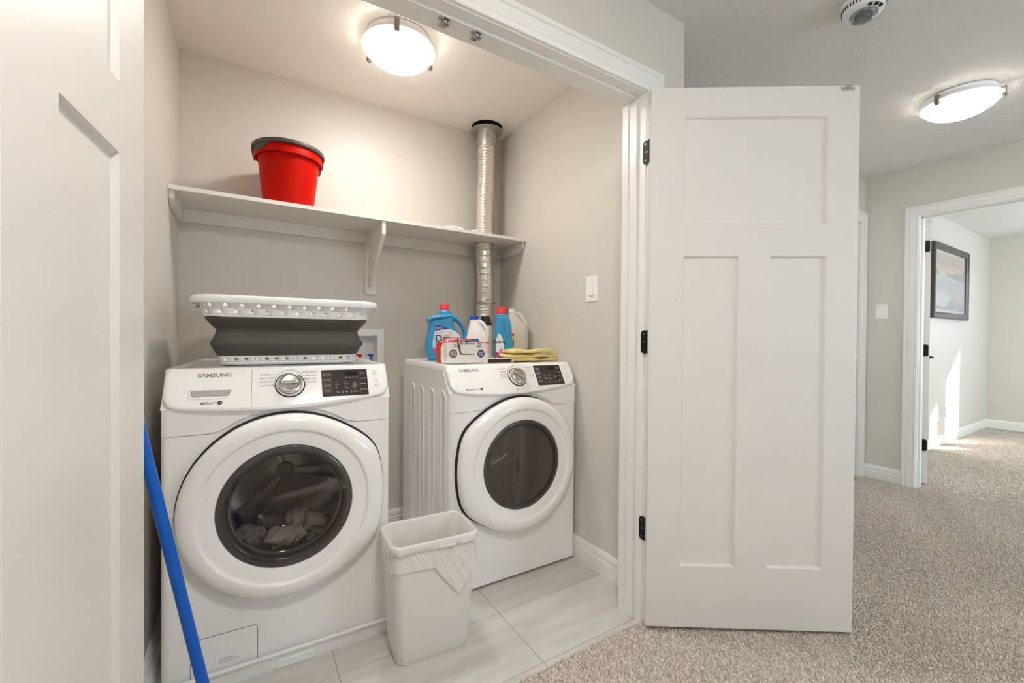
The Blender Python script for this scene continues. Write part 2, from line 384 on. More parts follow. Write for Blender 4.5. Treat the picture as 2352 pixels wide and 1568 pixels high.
def sweep(name, prof, path, fmap, m=TRIM, sign=1, bevel=0, parent=None):
    """molding: profile (w outward, h proud) along a mitred 2-D path"""
    P = [Vector(p) for p in path]; rings = []
    for i, p in enumerate(P):
        d1 = (P[i] - P[i - 1]).normalized() if i else (P[1] - P[0]).normalized()
        d2 = (P[i + 1] - P[i]).normalized() if i < len(P) - 1 else d1
        n1 = Vector((d1.y, -d1.x)); n2 = Vector((d2.y, -d2.x)); mt = (n1 + n2).normalized(); k = sign / mt.dot(n1)
        rings.append([fmap(p + mt * k * a, b) for a, b in prof])
    q = M(); q.loft(rings); return q.build(name, m, parent, smooth=25)
CAS = [(0, 0), (0, 0.011), (0.005, 0.0135), (0.011, 0.0135), (0.014, 0.009), (0.019, 0.009), (0.023, 0.013), (0.050, 0.016), (0.055, 0.0125), (0.059, 0.0125), (0.062, 0.019), (0.071, 0.0205), (0.077, 0.019), (0.079, 0.015), (0.079, 0)]
BAS = [(0, 0), (0.014, 0), (0.014, 0.066), (0.009, 0.072), (0.009, 0.076), (0.0125, 0.080), (0.0125, 0.092), (0.008, 0.104), (0.004, 0.110), (0, 0.110)]
struct(sweep('trim_1', CAS, [(JR + 0.005, 0), (JR + 0.005, ZJ + 0.005), (JL - 0.005, ZJ + 0.005), (JL - 0.005, 0)], lambda p, h: (p.x, YW0 - h, p.y)), 'white moulded casing around the closet opening')
struct(sweep('trim_2', CAS, [(DY0 - 0.005, 0), (DY0 - 0.005, DZ + 0.005), (DY1 + 0.005, DZ + 0.005), (DY1 + 0.005, 0)], lambda p, h: (HX1 - h, p.x, p.y), sign=-1), 'white moulded casing around the bedroom doorway')
struct(sweep('trim_3', CAS, [(D4B + 0.005, 0), (D4B + 0.005, 2.055), (D4A - 0.005, 2.055), (D4A - 0.005, 0)], lambda p, h: (p.x, HYB - h, p.y)), 'white casing of the hallway side door, just past the open white door')
def base(name, label, path, sign=1):
    struct(sweep(name, [(a, b) for a, b in BAS], path, lambda p, z: (p.x, p.y, z), sign=sign), label)
base('baseboard_closet', 'white stepped baseboard running round the closet walls', [(XL, YW1), (XL, YB), (XR, YB), (XR, YW1)])
base('baseboard_hall', 'white stepped baseboard under the hallway light switch', [(HX1, HYB), (HX1, DY1 + 0.084)])
base('baseboard_bedroom', 'white stepped baseboard along the bedroom walls', [(RX0, HYB), (RX1, HYB), (RX1, RY0)])

# jamb boards with wide stops, closet
q = M(); q.box(JR, JR + 0.02, YW0, YW1, 0, ZJ + 0.02); q.box(JL - 0.02, JL, YW0, YW1, 0, ZJ + 0.02); q.box(JL, JR, YW0, YW1, ZJ, ZJ + 0.02)
jb = struct(q.build('trim_4', TRIM), 'white jamb boards lining the closet opening')
q = M(); q.box(JR - 0.0, JR - 0.011, YW0 + 0.036, YW1 - 0.004, 0, ZJ - 0.011); q.box(JL, JL + 0.011, YW0 + 0.036, YW1 - 0.004, 0, ZJ - 0.011); q.box(JL, JR, YW0 + 0.036, YW1 - 0.004, ZJ - 0.011, ZJ)
q.build('door_stop', TRIM, jb, bevel=0.002)
q = M(); q.box(JR - 0.016, JR - 0.011, YW0 + 0.075, YW1 - 0.006, 0.04, ZJ - 0.011)
q.build('stop_face', TRIM, jb, bevel=0.0015)
# jamb boards, bedroom door and side door
q = M(); q.box(HX1, RX0, DY1, DY1 + 0.02, 0, DZ + 0.02); q.box(HX1, RX0, DY0 - 0.02, DY0, 0, DZ + 0.02); q.box(HX1, RX0, DY0, DY1, DZ, DZ + 0.02)
jb2 = struct(q.build('trim_5', TRIM), 'white jamb boards of the bedroom doorway')
q = M(); q.box(HX1 + 0.03, HX1 + 0.075, DY1 - 0.011, DY1, 0, DZ); q.box(HX1 + 0.03, HX1 + 0.075, DY0, DY0 + 0.011, 0, DZ); q.box(HX1 + 0.03, HX1 + 0.075, DY0, DY1, DZ - 0.011, DZ)
q.build('door_stop', TRIM, jb2, bevel=0.002)

# ------------------------------------------------------------------ doors
def panel_door(name, label, loc, rz, sy, width=0.762, z0=0.018, z1=2.05):
    """leaf from the hinge edge (x=0); seen face at y=0, thickness runs to y=sy*0.035"""
    d = bpy.data.objects.new(name, None); COL.objects.link(d); d.location = loc; d.rotation_euler = (0, 0, rz); struct(d, label)
    T = 0.035; a, b = 0.125, width - 0.113; mid = (a + b) / 2
    holes = [(a, b, 1.54, 1.94), (a, mid - 0.059, 0.25, 1.42), (mid + 0.059, b, 0.25, 1.42)]
    q = M()
    for (x0, x1, p, r) in ((0, a, z0, z1), (b, width, z0, z1), (a, b, z0, 0.25), (a, b, 1.42, 1.54), (a, b, 1.94, z1), (mid - 0.059, mid + 0.059, 0.25, 1.42)):
        q.box(x0, x1, 0, sy * T, p, r)
    q.build('leaf', DOORP, d)
    for (x0, x1, p, r) in holes:
        q = M()
        for ya, yb in ((0.0, 0.0105), (T, T - 0.0105)):
            o1 = [(x0, p), (x1, p), (x1, r), (x0, r)]; i1 = [(x0 + 0.006, p + 0.006), (x1 - 0.006, p + 0.006), (x1 - 0.006, r - 0.006), (x0 + 0.006, r - 0.006)]
            q.loft([[(u, sy * ya, v) for u, v in o1], [(u, sy * yb, v) for u, v in i1]], False, True)
        q.build('panel', DOORP, d, smooth=0, fix=False)
    return d
TH1 = R(-33.77)
door1 = panel_door('door_1', 'open white three panel closet door standing in front of the hallway', (1.288, 1.098, 0), TH1, 1)
door2 = panel_door('door_2', 'open white closet door at the left edge, cropped by the frame', (-0.175, 1.10, 0), R(264.5), -1)
SCREW = mat('screw_steel', (120, 116, 110), 0.35, metal=1.0)
def plate_outline(w, h, r, side, n=5):
    """leaf with rounded outer corners; side=+1 rounded at +w"""
    pts = [(0, -h / 2), (side * (w - r), -h / 2)]
    for i in range(n + 1): a = R(-90 + 90 * i / n); pts.append((side * (w - r + r * cos(a)), -h / 2 + r + r * sin(a)))
    for i in range(n + 1): a = R(90 * i / n); pts.append((side * (w - r + r * cos(a)), h / 2 - r + r * sin(a)))
    pts.append((0, h / 2)); return pts
def hinge(parent, pivot, z, dirs, h=0.089):
    """dirs: two unit vectors along which the leaves run from the barrel, each with its proud normal"""
    q = M(); px, py = pivot
    q.cyl((px, py, z - h / 2), (px, py, z + h / 2), 0.0062, n=14); q.cyl((px, py, z + h / 2), (px, py, z + h / 2 + 0.004), 0.0045, 0.002, n=12); q.cyl((px, py, z - h / 2 - 0.004), (px, py, z - h / 2), 0.002, 0.0045, n=12)
    sc = M()
    for (dx, dy), (nx, ny), wd in dirs:
        f = lambda a, b, k: (px + dx * a + nx * k, py + dy * a + ny * k, z + b)
        q.prism(plate_outline(wd, h, 0.014, 1), f, 0.0, 0.003)
        for (u, v) in ((0.62, 0.031), (0.45, 0.0), (0.62, -0.031)):
            c = Vector(f(wd * u, v, 0.003)); nn = Vector((nx, ny, 0)); sc.cyl(c, c + nn * 0.0012, 0.0042, 0.003, n=12)
    hg = q.build('hinge', BLACKM, parent, world=True, bevel=0.0005)
    sc.build('screw', SCREW, hg, world=False)
    # screws were modelled in the same space as the hinge mesh
    return hg
pv = Vector((1.288, 1.098)) + Vector((cos(TH1), sin(TH1))) * (-0.006) + Vector((-sin(TH1), cos(TH1))) * 0.012
dn = (-sin(TH1), cos(TH1))
for z in (1.826, 1.097, 0.375):
    hinge(door1, (1.3045, 1.1155), z, [((0.0, 1.0), (-1, 0), 0.034), ((0.21, -0.12), (-0.5, -0.86), 0.03)])
# strike plate on the top edge of door 1
q = M(); ax = lambda a, b, h: (a, h, b)
q.box(0.693, 0.742, -0.0015, 0.0, 2.032, 2.044); q.cyl((0.700, -0.003, 2.038), (0.700, 0, 2.038), 0.004); q.cyl((0.736, -0.003, 2.038), (0.736, 0, 2.038), 0.004)
q.box(0.712, 0.728, -0.0015, 0.016, 2.044, 2.0525); q.box(0.712, 0.728, -0.004, -0.001, 2.034, 2.0525)
q.build('strike_plate', CHROME, door1, bevel=0.0006)

D3R = R(17)
D3M = Matrix.Translation((4.412, 1.088, 0)) @ Matrix.Rotation(D3R, 4, 'Z')
# bedroom door folded back into the room, seen on its hinge edge
door3 = panel_door('door_3', 'white bedroom door swung open, seen edge on with black hinges', (4.412, 1.088, 0), D3R, 1, z1=2.03)
for z in (1.83, 1.035, 0.31):
    q = M(); q.prism(plate_outline(0.030, 0.089, 0.012, -1), lambda a, b, h: (-h, 0.036 + a, z + b), 0.0, 0.003); q.cyl((-0.009, 0.040, z - 0.045), (-0.009, 0.040, z + 0.045), 0.006, n=12)
    q.build('hinge', BLACKM, door3)
q = M(); q.cyl((0.693, 0, 0.965), (0.693, -0.012, 0.965), 0.028, n=24); q.cyl((0.693, -0.012, 0.965), (0.693, -0.053, 0.965), 0.010, n=16)
q.tube([(0.693, -0.053, 0.965), (0.648, -0.055, 0.966), (0.588, -0.053, 0.965)], lambda t: 0.0085 - 0.002 * t, 12)
q.build('lever_handle', BLACKM, door3)
door4 = panel_door('door_4', 'closed white door in the hallway side wall, hidden behind the open door', (D4B - 0.004, 1.462, 0), pi, -1, width=0.772)

# ------------------------------------------------------------------ windows (daylight)
CLEAR = glass('window_glass', (0.96, 0.98, 0.98))
def window(name, label, a0, a1, z0, z1, fm, mull):
    q = M(); t = 0.04
    for (p, r, s_, u) in ((a0, a1, z0, z0 + t), (a0, a1, z1 - t, z1), (a0, a0 + t, z0, z1), (a1 - t, a1, z0, z1)) + tuple((m - mw_, m + mw_, z0, z1) for m, mw_ in mull):
        v0 = fm(p, 0.03, s_); v1 = fm(r, 0.09, u); q.box(v0[0], v1[0], v0[1], v1[1], v0[2], v1[2])
    o = struct(q.build(name, TRIM), label)
    edges = [a0 + t] + [x for m, mw_ in mull for x in (m - mw_, m + mw_)] + [a1 - t]
    for i in range(0, len(edges), 2):
        v0 = fm(edges[i], 0.058, z0 + t); v1 = fm(edges[i + 1], 0.062, z1 - t)
        M().box(v0[0], v1[0], v0[1], v1[1], v0[2], v1[2]).build('pane', CLEAR, o)
window('window_1', 'white framed bedroom window the sun shines through', WY0 - 0.04, WY1 + 0.04, WZ0 - 0.04, WZ1 + 0.04, lambda a, d, z: (RX1 + d, a, z), ((0.10, 0.084),))
window('added_window_2', 'white framed unseen bedroom window, added for daylight opposite the picture', RWX0, RWX1, RWZ0, RWZ1, lambda a, d, z: (a, RY0 - d, z), ((6.2, 0.03),))  # unseen, put in to brighten the bedroom with sky light
window('added_window_3', 'white framed unseen hallway window, added for daylight opposite the closet', HWX0, HWX1, HWZ0, HWZ1, lambda a, d, z: (a, HY0 - d, z), ((3.1, 0.03),))  # added out of view so daylight reaches closet and left door
window('added_window_4', 'white framed unseen window, added for side light at the far left end of the hallway', LWY0, LWY1, HWZ0, HWZ1, lambda a, d, z: (HX0 - d, a, z), ((-1.1, 0.03),))  # unseen addition, lights the faces turned to the left

# ================================================================== laundry machines
SMOKE = glass('smoked_glass', (0.76, 0.74, 0.72), 0.02, 1.0, 1.45)
BOWLG = glass('bowl_glass', (0.93, 0.93, 0.93), 0.02, 1.0, 1.35)
DARKGL = glass('dryer_glass', (0.62, 0.60, 0.58), 0.03, 1.0, 1.7)
BEZEL = mat('smoked_bezel', (74, 72, 70), 0.2, spec=0.6, coat=0.3)
def machine(name, label, loc, rz, W, D, H, dryer):
    t = thing(name, label, 'dryer' if dryer else 'washer', loc, rz)
    hs = -1 if dryer else 1                      # handle side of the door
    cx, cz = 0.343, 0.533
    seam = 0.785; rb = 0.022
    # cabinet: U-shaped shell with rounded front corners
    pl = [(0, D)]
    for i in range(7): a = R(180 + 90 * i / 6); pl.append((rb + rb * cos(a), rb + rb * sin(a)))
    for i in range(7): a = R(270 + 90 * i / 6); pl.append((W - rb + rb * cos(a), rb + rb * sin(a)))
    pl.append((W, D)); inn = [(0.006, D)] + [(min(max(x, 0.006), W - 0.006) if 0.0 < 1 else x, max(y, 0.004) if 0 else y + 0.005) for x, y in pl[1:-1]] + [(W - 0.006, D)]
    q = M()
    half = 8
    for seg in (pl[:half], pl[half:]):
        o_ = seg; ii = [(x + (0.005 if x < W / 2 else -0.005), y + (0.004 if y < 0.03 else 0)) for x, y in seg]
        poly = o_ + ii[::-1]
        q.prism(poly, XY, 0.012, 0.868)
    for x0 in (0.0, W - 0.005): q.prism([(0.006, 0.868), (0.075, H - 0.030), (D, H - 0.030), (D, 0.868)], YZ, x0, x0 + 0.005)
    q.prism([(0.006, seam - 0.002), (0.006, 0.868), (0.080, H - 0.034), (0.25, H - 0.034), (0.25, 0.80), (0.05, 0.80)], YZ, 0.0045, W - 0.0045)
    q.box(0.004, W - 0.004, D - 0.006, D, 0.012, H - 0.03); q.box(0.01, W - 0.01, 0.01, D - 0.01, 0.012, 0.018)
    q.build('cabinet', ENAMEL, t)
    q = M(); q.plate_hole(rb, W - rb, 0.012 if not dryer else 0.012, seam, cx, cz, 0.235, 0.0, 0.004, XZ, 72)
    fp = q.build('front_panel', ENAMEL, t)
    # upper front band that dips around the door
    q = M(); top = 0.866; pts = []
    rr_ = 0.322; zt = seam + 0.002; xx = sqrt(rr_ ** 2 - (zt - cz) ** 2)
    arc = []
    a0 = atan2(zt - cz, -xx); a1 = atan2(zt - cz, xx)
    for i in range(25): a = a0 + (a1 - a0) * i / 24; arc.append((cx + rr_ * cos(a), cz + rr_ * sin(a)))
    XA, XB = rb - 0.003, W - rb + 0.003
    pts = [(XA, zt)] + [(arc[0][0] - 0.03, zt), (arc[0][0] - 0.012, zt + 0.003)] + arc[1:-1] + [(arc[-1][0] + 0.012, zt + 0.003), (arc[-1][0] + 0.03, zt), (XB, zt), (XB, 0.872), (XA, 0.872)]
    q.prism(pts, XZ, -0.0008, 0.004); q.build('upper_band', ENAMEL, t)
    q = M()
    for sg in (pl[1:8], pl[8:15]): q.loft([[(x + (-0.0004 if x < W / 2 else 0.0004), y - 0.0004, z) for x, y in sg] for z in (seam, seam + 0.0010)], False, False, False)
    q.prism([(rb, seam - 0.0003), (arc[0][0] - 0.02, seam - 0.0003), (arc[0][0] - 0.02, seam + 0.0012), (rb, seam + 0.0012)], XZ, -0.0003, 0.003); q.prism([(arc[-1][0] + 0.02, seam - 0.0003), (W - rb, seam - 0.0003), (W - rb, seam + 0.0012), (arc[-1][0] + 0.02, seam + 0.0012)], XZ, -0.0003, 0.003)
    q.build('panel_seam', mat('hairline_grey', (176, 174, 172), 0.6), t, fix=False)['kind'] = 'stuff'
    # top lid
    q = M(); o_ = rrect(W, D - 0.055, 0.022, 6, W / 2, D / 2 + 0.0275)
    q.loft([[(x, y, H - 0.032) for x, y in o_], [(x, y, H - 0.008) for x, y in o_], [(x, y, H - 0.002) for x, y in offset(o_, 0.003)], [(x, y, H) for x, y in offset(o_, 0.010)], [(x, y, H) for x, y in offset(o_, 0.03)], [(x, y, H - 0.003) for x, y in offset(o_, 0.036)]])
    q.build('top_lid', ENAMEL, t)
    # fascia: smiling lower edge, pillow front leaning back
    out = []; n = 40
    zb = lambda x: 0.852 + 0.030 * ((x - 0.30) / 0.38) ** 2
    rc = 0.026
    xl, xr = 0.003, W - 0.003
    for i in range(n + 1):
        x = xl + (xr - xl) * i / n; z = zb(x); d = min(x - xl, xr - x)
        if d < 0.05: z += 0.03 - sqrt(max(0, 0.03 ** 2 - (0.05 - d) ** 2 * 0.36))
        out.append((x, z))
    for i in range(1, 9): a = R(90 * i / 8); out.append((xr - rc + rc * cos(a), H - rc + rc * sin(a)))
    for i in range(0, 9): a = R(90 + 90 * i / 8); out.append((xl + rc + rc * cos(a), H - rc + rc * sin(a)))
    LK = 0.60; lean = lambda z: (z - 0.868) * LK
    q = M(); F = lambda po, y: [(x, y + lean(z), z) for x, z in po]
    q.loft([F(out, 0.030), F(out, -0.006), F(offset(out, 0.0025), -0.0125), F(offset(out, 0.007), -0.0165), F(offset(out, 0.014), -0.018)], True, True)
    fa = q.build('control_panel', GLOSSW, t, smooth=50)
    FY = -0.018
    face = lambda x, z, k=0.0: (x, FY + lean(z) - k, z)
    def ftext(m_, body, size, x, z, align='LEFT', sx=1.0, bold=0.0, k=0.0005): m_.text(body, size, lambda a, b: face(x + a, z + b, k), align, sx, bold)
    if not dryer:
        # dispenser drawer: seam lines and recessed grip
        q = M()
        for (x0, z0, x1, z1) in ((0.236, 0.862, 0.2372, H - 0.008),):
            q.prism([(x0, z0), (x1, z0), (x1, z1), (x0, z1)], lambda a, b, h: face(a, b, h), 0.0, 0.0004)
        dr = q.build('drawer_seam', mat('seam_grey', (150, 148, 146), 0.6), fa)
        q = M(); po = [(0.068, 0.926), (0.070, 0.905), (0.078, 0.898), (0.172, 0.898), (0.179, 0.902), (0.187, 0.926)]
        po = po[::1]; pi_ = offset(po, 0.004)
        q.loft([[face(x, z, 0.0016) for x, z in po], [face(x, z, 0.0004) for x, z in pi_]], False, False)
        hb = q.build('drawer_grip', GLOSSW, fa, smooth=0)
        q = M(); q.prism(offset(po, 0.004), lambda a, b, h: face(a, b, h), 0.0, 0.0006)
        q.build('grip_recess', mat('recess_grey', (176, 174, 172), 0.4), hb, smooth=0)
    # knob
    kx, kz = (0.350, 0.928) if not dryer else (0.346, 0.926)
    KT = Matrix.Translation(face(kx, kz)) @ Matrix.Rotation(R(90) - math.atan(LK), 4, 'X')
    q = M(); q.lathe([(0.0465, 0), (0.0465, 0.0015), (0.0425, 0.0015)], 48, KT, True, True); kr = q.build('knob_ring', DARKGAP, fa)
    q = M(); q.lathe([(0.0425, 0.001), (0.0425, 0.004), (0.0395, 0.006), (0.038, 0.006)], 48, KT, True, True); q.build('knob_skirt', GLOSSW, fa)
    q = M(); q.lathe([(0.0375, 0.004), (0.0375, 0.018), (0.036, 0.0225), (0.033, 0.0245), (0.030, 0.0245), (0.0285, 0.0225), (0.027, 0.0200), (0.012, 0.0185), (0.0, 0.0182)], 48, KT, True, False)
    kb = q.build('knob', CHROME, fa)
    q = M(); KR = KT @ Matrix.Rotation(R(0 if not dryer else -38), 4, 'Z')
    bar = rrect(0.050, 0.012, 0.0055, 4)
    q.loft([[(x, y, 0.018) for x, y in bar], [(x * 0.97, y * 0.8, 0.0245) for x, y in bar], [(x * 0.93, y * 0.5, 0.0255) for x, y in bar]], T=KR)
    q.build('knob_grip', CHROME, kb)
    # display
    dx0, dx1, dz0, dz1 = (0.450, 0.607, 0.884, 0.974)
    q = M(); po = rrect(dx1 - dx0, dz1 - dz0, 0.004, 3, (dx0 + dx1) / 2, (dz0 + dz1) / 2)
    q.prism(po, lambda a, b, h: face(a, b, h), 0.0, 0.0012); dp = q.build('display', LCD, fa, smooth=0)
    q = M(); xa, xb = dx0 + 0.078, dx0 + 0.124; q.prism([(xa, dz0 + 0.069), (xb, dz0 + 0.069), (xb, dz0 + 0.083), (xa, dz0 + 0.083)], lambda a, b, h: face(a, b, h), 0.001, 0.0015)
    q.build('readout', LCDD, dp, smooth=0)
    tw = M()
    left = ['Extra Rinse', 'Extra Spin', 'Spin Only', 'Sound'] if not dryer else ['Wrinkle\nPrevent', 'Mixed\nLoad Bell', 'Anti\nStatic', 'Child Lock']
    right = ['My Cycle', 'Delay End', 'Self Clean+', 'Smart Care'] if not dryer else ['Rack Dry', 'My\nCycle', 'Adjust\nTime', 'Smart Care']
    for i, s_ in enumerate(left): ftext(tw, s_, 0.0055, dx0 + 0.018, dz1 - 0.016 - 0.0185 * i, 'CENTER', k=0.0017)
    for i, s_ in enumerate(right): ftext(tw, s_, 0.0050, dx1 - 0.016, dz1 - 0.014 - 0.0185 * i, 'CENTER', k=0.0017)
    cols = ([['Hot', 'Warm', 'Cool', 'Cold'], ['High', 'Medium', 'Low', 'No Spin'], ['Heavy', 'Normal', 'Light']], ['Temp', 'Spin', 'Soil Level']) if not dryer else ([['Very Dry', 'More Dry', 'Normal Dry', 'Damp Dry'], ['High', 'Medium', 'Low', 'Extra Low'], ['60 min', '40 min', '20 min']], ['Dry Level', 'Temp', 'Time'])
    for c in range(3):
        for i, s_ in enumerate(cols[0][c]): ftext(tw, '\u2022 ' + s_, 0.0045, dx0 + 0.042 + 0.030 * c, dz0 + 0.047 - 0.0068 * i - (0.005 if c == 2 else 0), 'LEFT', k=0.0017)
        ftext(tw, cols[1][c], 0.0052, dx0 + 0.052 + 0.029 * c, dz0 + 0.013, 'CENTER', k=0.0017)
    for i, s_ in enumerate(('Wash', 'Rinse', 'Spin', 'End') if not dryer else ('Dry', 'Cool', 'Wrinkle', 'End')): ftext(tw, s_, 0.0036, dx0 + 0.083 + 0.0125 * i, dz0 + 0.062, 'CENTER', k=0.0017)
    for xx_ in (dx0 + 0.067, dx0 + 0.096, dx0 + 0.127): tw.prism([(xx_, dz0 + 0.009), (xx_ + 0.0012, dz0 + 0.009), (xx_ + 0.0012, dz0 + 0.018), (xx_, dz0 + 0.018)], lambda a, b, h: face(a, b, h), 0.0015, 0.0018)
    tw.build('display_print', WHITETXT, dp, smooth=0)['kind'] = 'stuff'
    # button dividers (raised film keys)
    for i in range(4):
        q = M(); po = rrect(0.034, 0.0165, 0.002, 3, dx0 + 0.0185, dz1 - 0.015 - 0.0185 * i)
        q.prism(po, lambda a, b, h: face(a, b, h), 0.001, 0.0014); q.build('key', BTN, dp, smooth=0)
    # printed words
    q = M()
    if not dryer:
        for i, s_ in enumerate(('NORMAL', 'HEAVY DUTY', 'BEDDING', 'ACTIVE WEAR')): ftext(q, s_, 0.0068, 0.259, 0.964 - 0.0117 * i, 'LEFT', 1.15)
        for i, s_ in enumerate(('QUICK WASH', 'DELICATES', 'PERM PRESS', 'RINSE+SPIN')): ftext(q, s_, 0.0068, 0.434, 0.969 - 0.0112 * i, 'RIGHT', 1.05)
    else:
        for i, s_ in enumerate(('HEAVY DUTY', 'BEDDING', 'PERM PRESS', 'DELICATES')): ftext(q, s_, 0.0066, 0.293 - 0.0 * i, 0.964 - 0.0125 * i, 'RIGHT', 1.1)
        for i, s_ in enumerate(('QUICK DRY', 'TIME DRY', 'AIR FLUFF', 'WRINKLE\nRELEASE')): ftext(q, s_, 0.0066, 0.402 + 0.004 * i, 0.966 - 0.0125 * i, 'LEFT', 1.0)
        ftext(q, 'NORMAL', 0.0062, 0.346, 0.979, 'CENTER', 1.1)
    ftext(q, 'POWER', 0.0048, 0.634, 0.955, 'CENTER'); ftext(q, 'START\nPAUSE', 0.0048, 0.638, 0.916, 'CENTER')
    ftext(q, '\u23fb' if 0 else 'O', 0.010, 0.634, 0.964, 'CENTER'); ftext(q, '>II', 0.009, 0.637, 0.931, 'CENTER')
    # leader lines and thin arc round the knob
    def line(x0, z0, x1, z1, w_=0.0005):
        d_ = Vector((x1 - x0, z1 - z0)).normalized(); nx_, nz_ = -d_.y * w_ / 2, d_.x * w_ / 2
        q.add([face(x0 + nx_, z0 + nz_, 0.0005), face(x1 + nx_, z1 + nz_, 0.0005), face(x1 - nx_, z1 - nz_, 0.0005), face(x0 - nx_, z0 - nz_, 0.0005)], [(0, 1, 2, 3)])
    for i, l_ in enumerate((0.020, 0.010, 0.010, 0.002)): line(kx - 0.056 - (0.03 if i == 0 else 0.012) + 0.008, 0.964 - 0.0117 * i, kx - 0.056 + l_, 0.964 - 0.0117 * i)
    for i, l_ in enumerate((0.020, 0.010, 0.004, 0.002)): line(kx + 0.054 - l_, 0.969 - 0.0112 * i, kx + 0.056, 0.969 - 0.0112 * i)
    oa = M() if dryer else q
    A0, A1 = (-8, 188) if not dryer else (95, 190)
    ro = 0.0495
    arcp = [R(A0 + (A1 - A0) * i / 40) for i in range(41)]
    V = [face(kx + r_ * cos(a), kz + r_ * sin(a), 0.0005) for a in arcp for r_ in (ro, ro + (0.0012 if not dryer else 0.0022))]
    oa.add(V, [(2 * i, 2 * i + 1, 2 * i + 3, 2 * i + 2) for i in range(40)])
    if dryer:
        ftext(oa, '\u25cf', 0.008, 0.322, 0.872); ftext(oa, 'Smart Care', 0.005, 0.330, 0.872)
        oa.build('orange_print', ORANGETXT, fa, smooth=0)['kind'] = 'stuff'
    q.build('printed_words', GREYTXT, fa, smooth=0)['kind'] = 'stuff'
    # key outlines
    for (xx_, zz_, ww_, hh_) in ((0.634, 0.959, 0.019, 0.022), (0.638, 0.922, 0.021, 0.032)):
        q = M(); po = rrect(ww_, hh_, 0.003, 3, xx_, zz_); q.loft([[face(x, z, 0.0) for x, z in po], [face(x, z, 0.0009) for x, z in offset(po, 0.0008)], [face(x, z, 0.0002) for x, z in offset(po, 0.002)]], False, False)
        q.build('push_key', GLOSSW, fa)
    q = M(); ftext(q, 'S\u039bMSUNG', 0.0165, 0.088 if not dryer else 0.060, 0.967 if not dryer else 0.962, 'LEFT', 1.22, 0.0004)
    q.build('brand_lettering', TAUPETXT, fa, smooth=0)['kind'] = 'stuff'
    q = M()
    if not dryer:
        ftext(q, 'VRT', 0.0095, 0.100, 0.8835, 'LEFT', 1.15, 0.0003); ftext(q, 'plus\u2122', 0.009, 0.119, 0.8835, 'LEFT', 1.0)
        bx, bz_ = 0.151, 0.884
    else:
        ftext(q, 'Moisture', 0.0085, 0.072, 0.884, 'LEFT', 1.05, 0.0003); ftext(q, 'Sensor', 0.0085, 0.106, 0.884, 'LEFT'); bx, bz_ = 0.146, 0.884
        ftext(q, 'Smart Care', 0.005, 0.44, 0.874, 'LEFT')
    q.add([face(bx + 0.007 * cos(a), bz_ + 0.0055 * sin(a), 0.0005) for a in [2 * pi * i / 20 for i in range(20)]], [tuple(range(20))])
    q.build('badge_lettering', DARKTXT, fa, smooth=0)['kind'] = 'stuff'
    q = M(); q.tube([face(bx - 0.003, bz_ - 0.001, 0.0006), face(bx - 0.001, bz_ + 0.0015, 0.0006), face(bx + 0.001, bz_ - 0.0015, 0.0006), face(bx + 0.003, bz_ + 0.001, 0.0006)], 0.0008, 6); q.build('badge_swirl', WHITETXT, fa)
    # ---- porthole door
    def outl(k, N=96):
        out = []
        for j in range(N):
            a = 2 * pi * j / N; ph = abs(((math.degrees(a) - (0 if hs > 0 else 180)) + 180) % 360 - 180)
            keys = [(0, 0.030), (12, 0.038), (22, 0.062), (29, 0.078), (36, 0.066), (48, 0.022), (60, 0.004), (70, 0.0), (180, 0.0)]
            for (p0, v0), (p1, v1) in zip(keys, keys[1:]):
                if p0 <= ph <= p1: e = v0 + (v1 - v0) * (ph - p0) / (p1 - p0); break
            out.append((a, 1 + e * k))
        # soften the corners
        for _ in range(2): out = [(out[i][0], (out[i - 1][1] + 2 * out[i][1] + out[(i + 1) % N][1]) / 4) for i in range(N)]
        return out
    def ring(r, y, k):
        return [(cx + r * e * cos(a), y, cz + r * e * sin(a)) for a, e in outl(k)]
    q = M()
    prof = [(0.262, -0.010, 0.4), (0.292, -0.008, 1), (0.303, -0.012, 1), (0.3045, -0.024, 1), (0.302, -0.036, 1), (0.295, -0.046, 0.95), (0.283, -0.053, 0.8), (0.268, -0.0565, 0.5), (0.257, -0.0570, 0.25), (0.2535, -0.0562, 0.2), (0.2515, -0.0530, 0.16), (0.2495, -0.0498, 0.12), (0.246, -0.0485, 0.08), (0.236, -0.0475, 0.03), (0.220, -0.0455, 0), (0.205, -0.0430, 0), (0.2025, -0.0422, 0), (0.2015, -0.039, 0), (0.2015, -0.012, 0)]
    q.loft([ring(*p) for p in prof], False, False, loop=True)
    dd = q.build('door', GLOSSW, t, smooth=60)
    DT = Matrix.Translation((cx, 0, cz)) @ Matrix.Rotation(R(90), 4, 'X')       # lathe z -> -y
    if not dryer:
        q = M(); q.lathe([(0.201, 0.041), (0.198, 0.0445), (0.186, 0.0450), (0.176, 0.0425), (0.170, 0.036), (0.170, 0.01), (0.201, 0.01)], 72, DT); q.build('door_bezel', BEZEL, dd, smooth=60)
        q = M(); q.lathe([(0.186, 0.0452), (0.16, 0.050), (0.11, 0.0545), (0.05, 0.057), (0.001, 0.0575)], 64, DT); q.build('outer_glass', SMOKE, dd, smooth=60)
        q = M(); q.lathe([(0.172, 0.012), (0.158, 0.004), (0.150, -0.010), (0.142, -0.05), (0.130, -0.085), (0.11, -0.10), (0.07, -0.108), (0.001, -0.11)], 64, DT); q.build('glass_bowl', BOWLG, dd, smooth=60)
        q = M(); q.lathe([(0.1745, 0.010), (0.1745, 0.012), (0.169, 0.013), (0.164, 0.011), (0.165, 0.006)], 64, DT); q.build('bowl_rim', mat('bowl_edge', (120, 117, 112), 0.15, metal=0.6), dd, smooth=60)
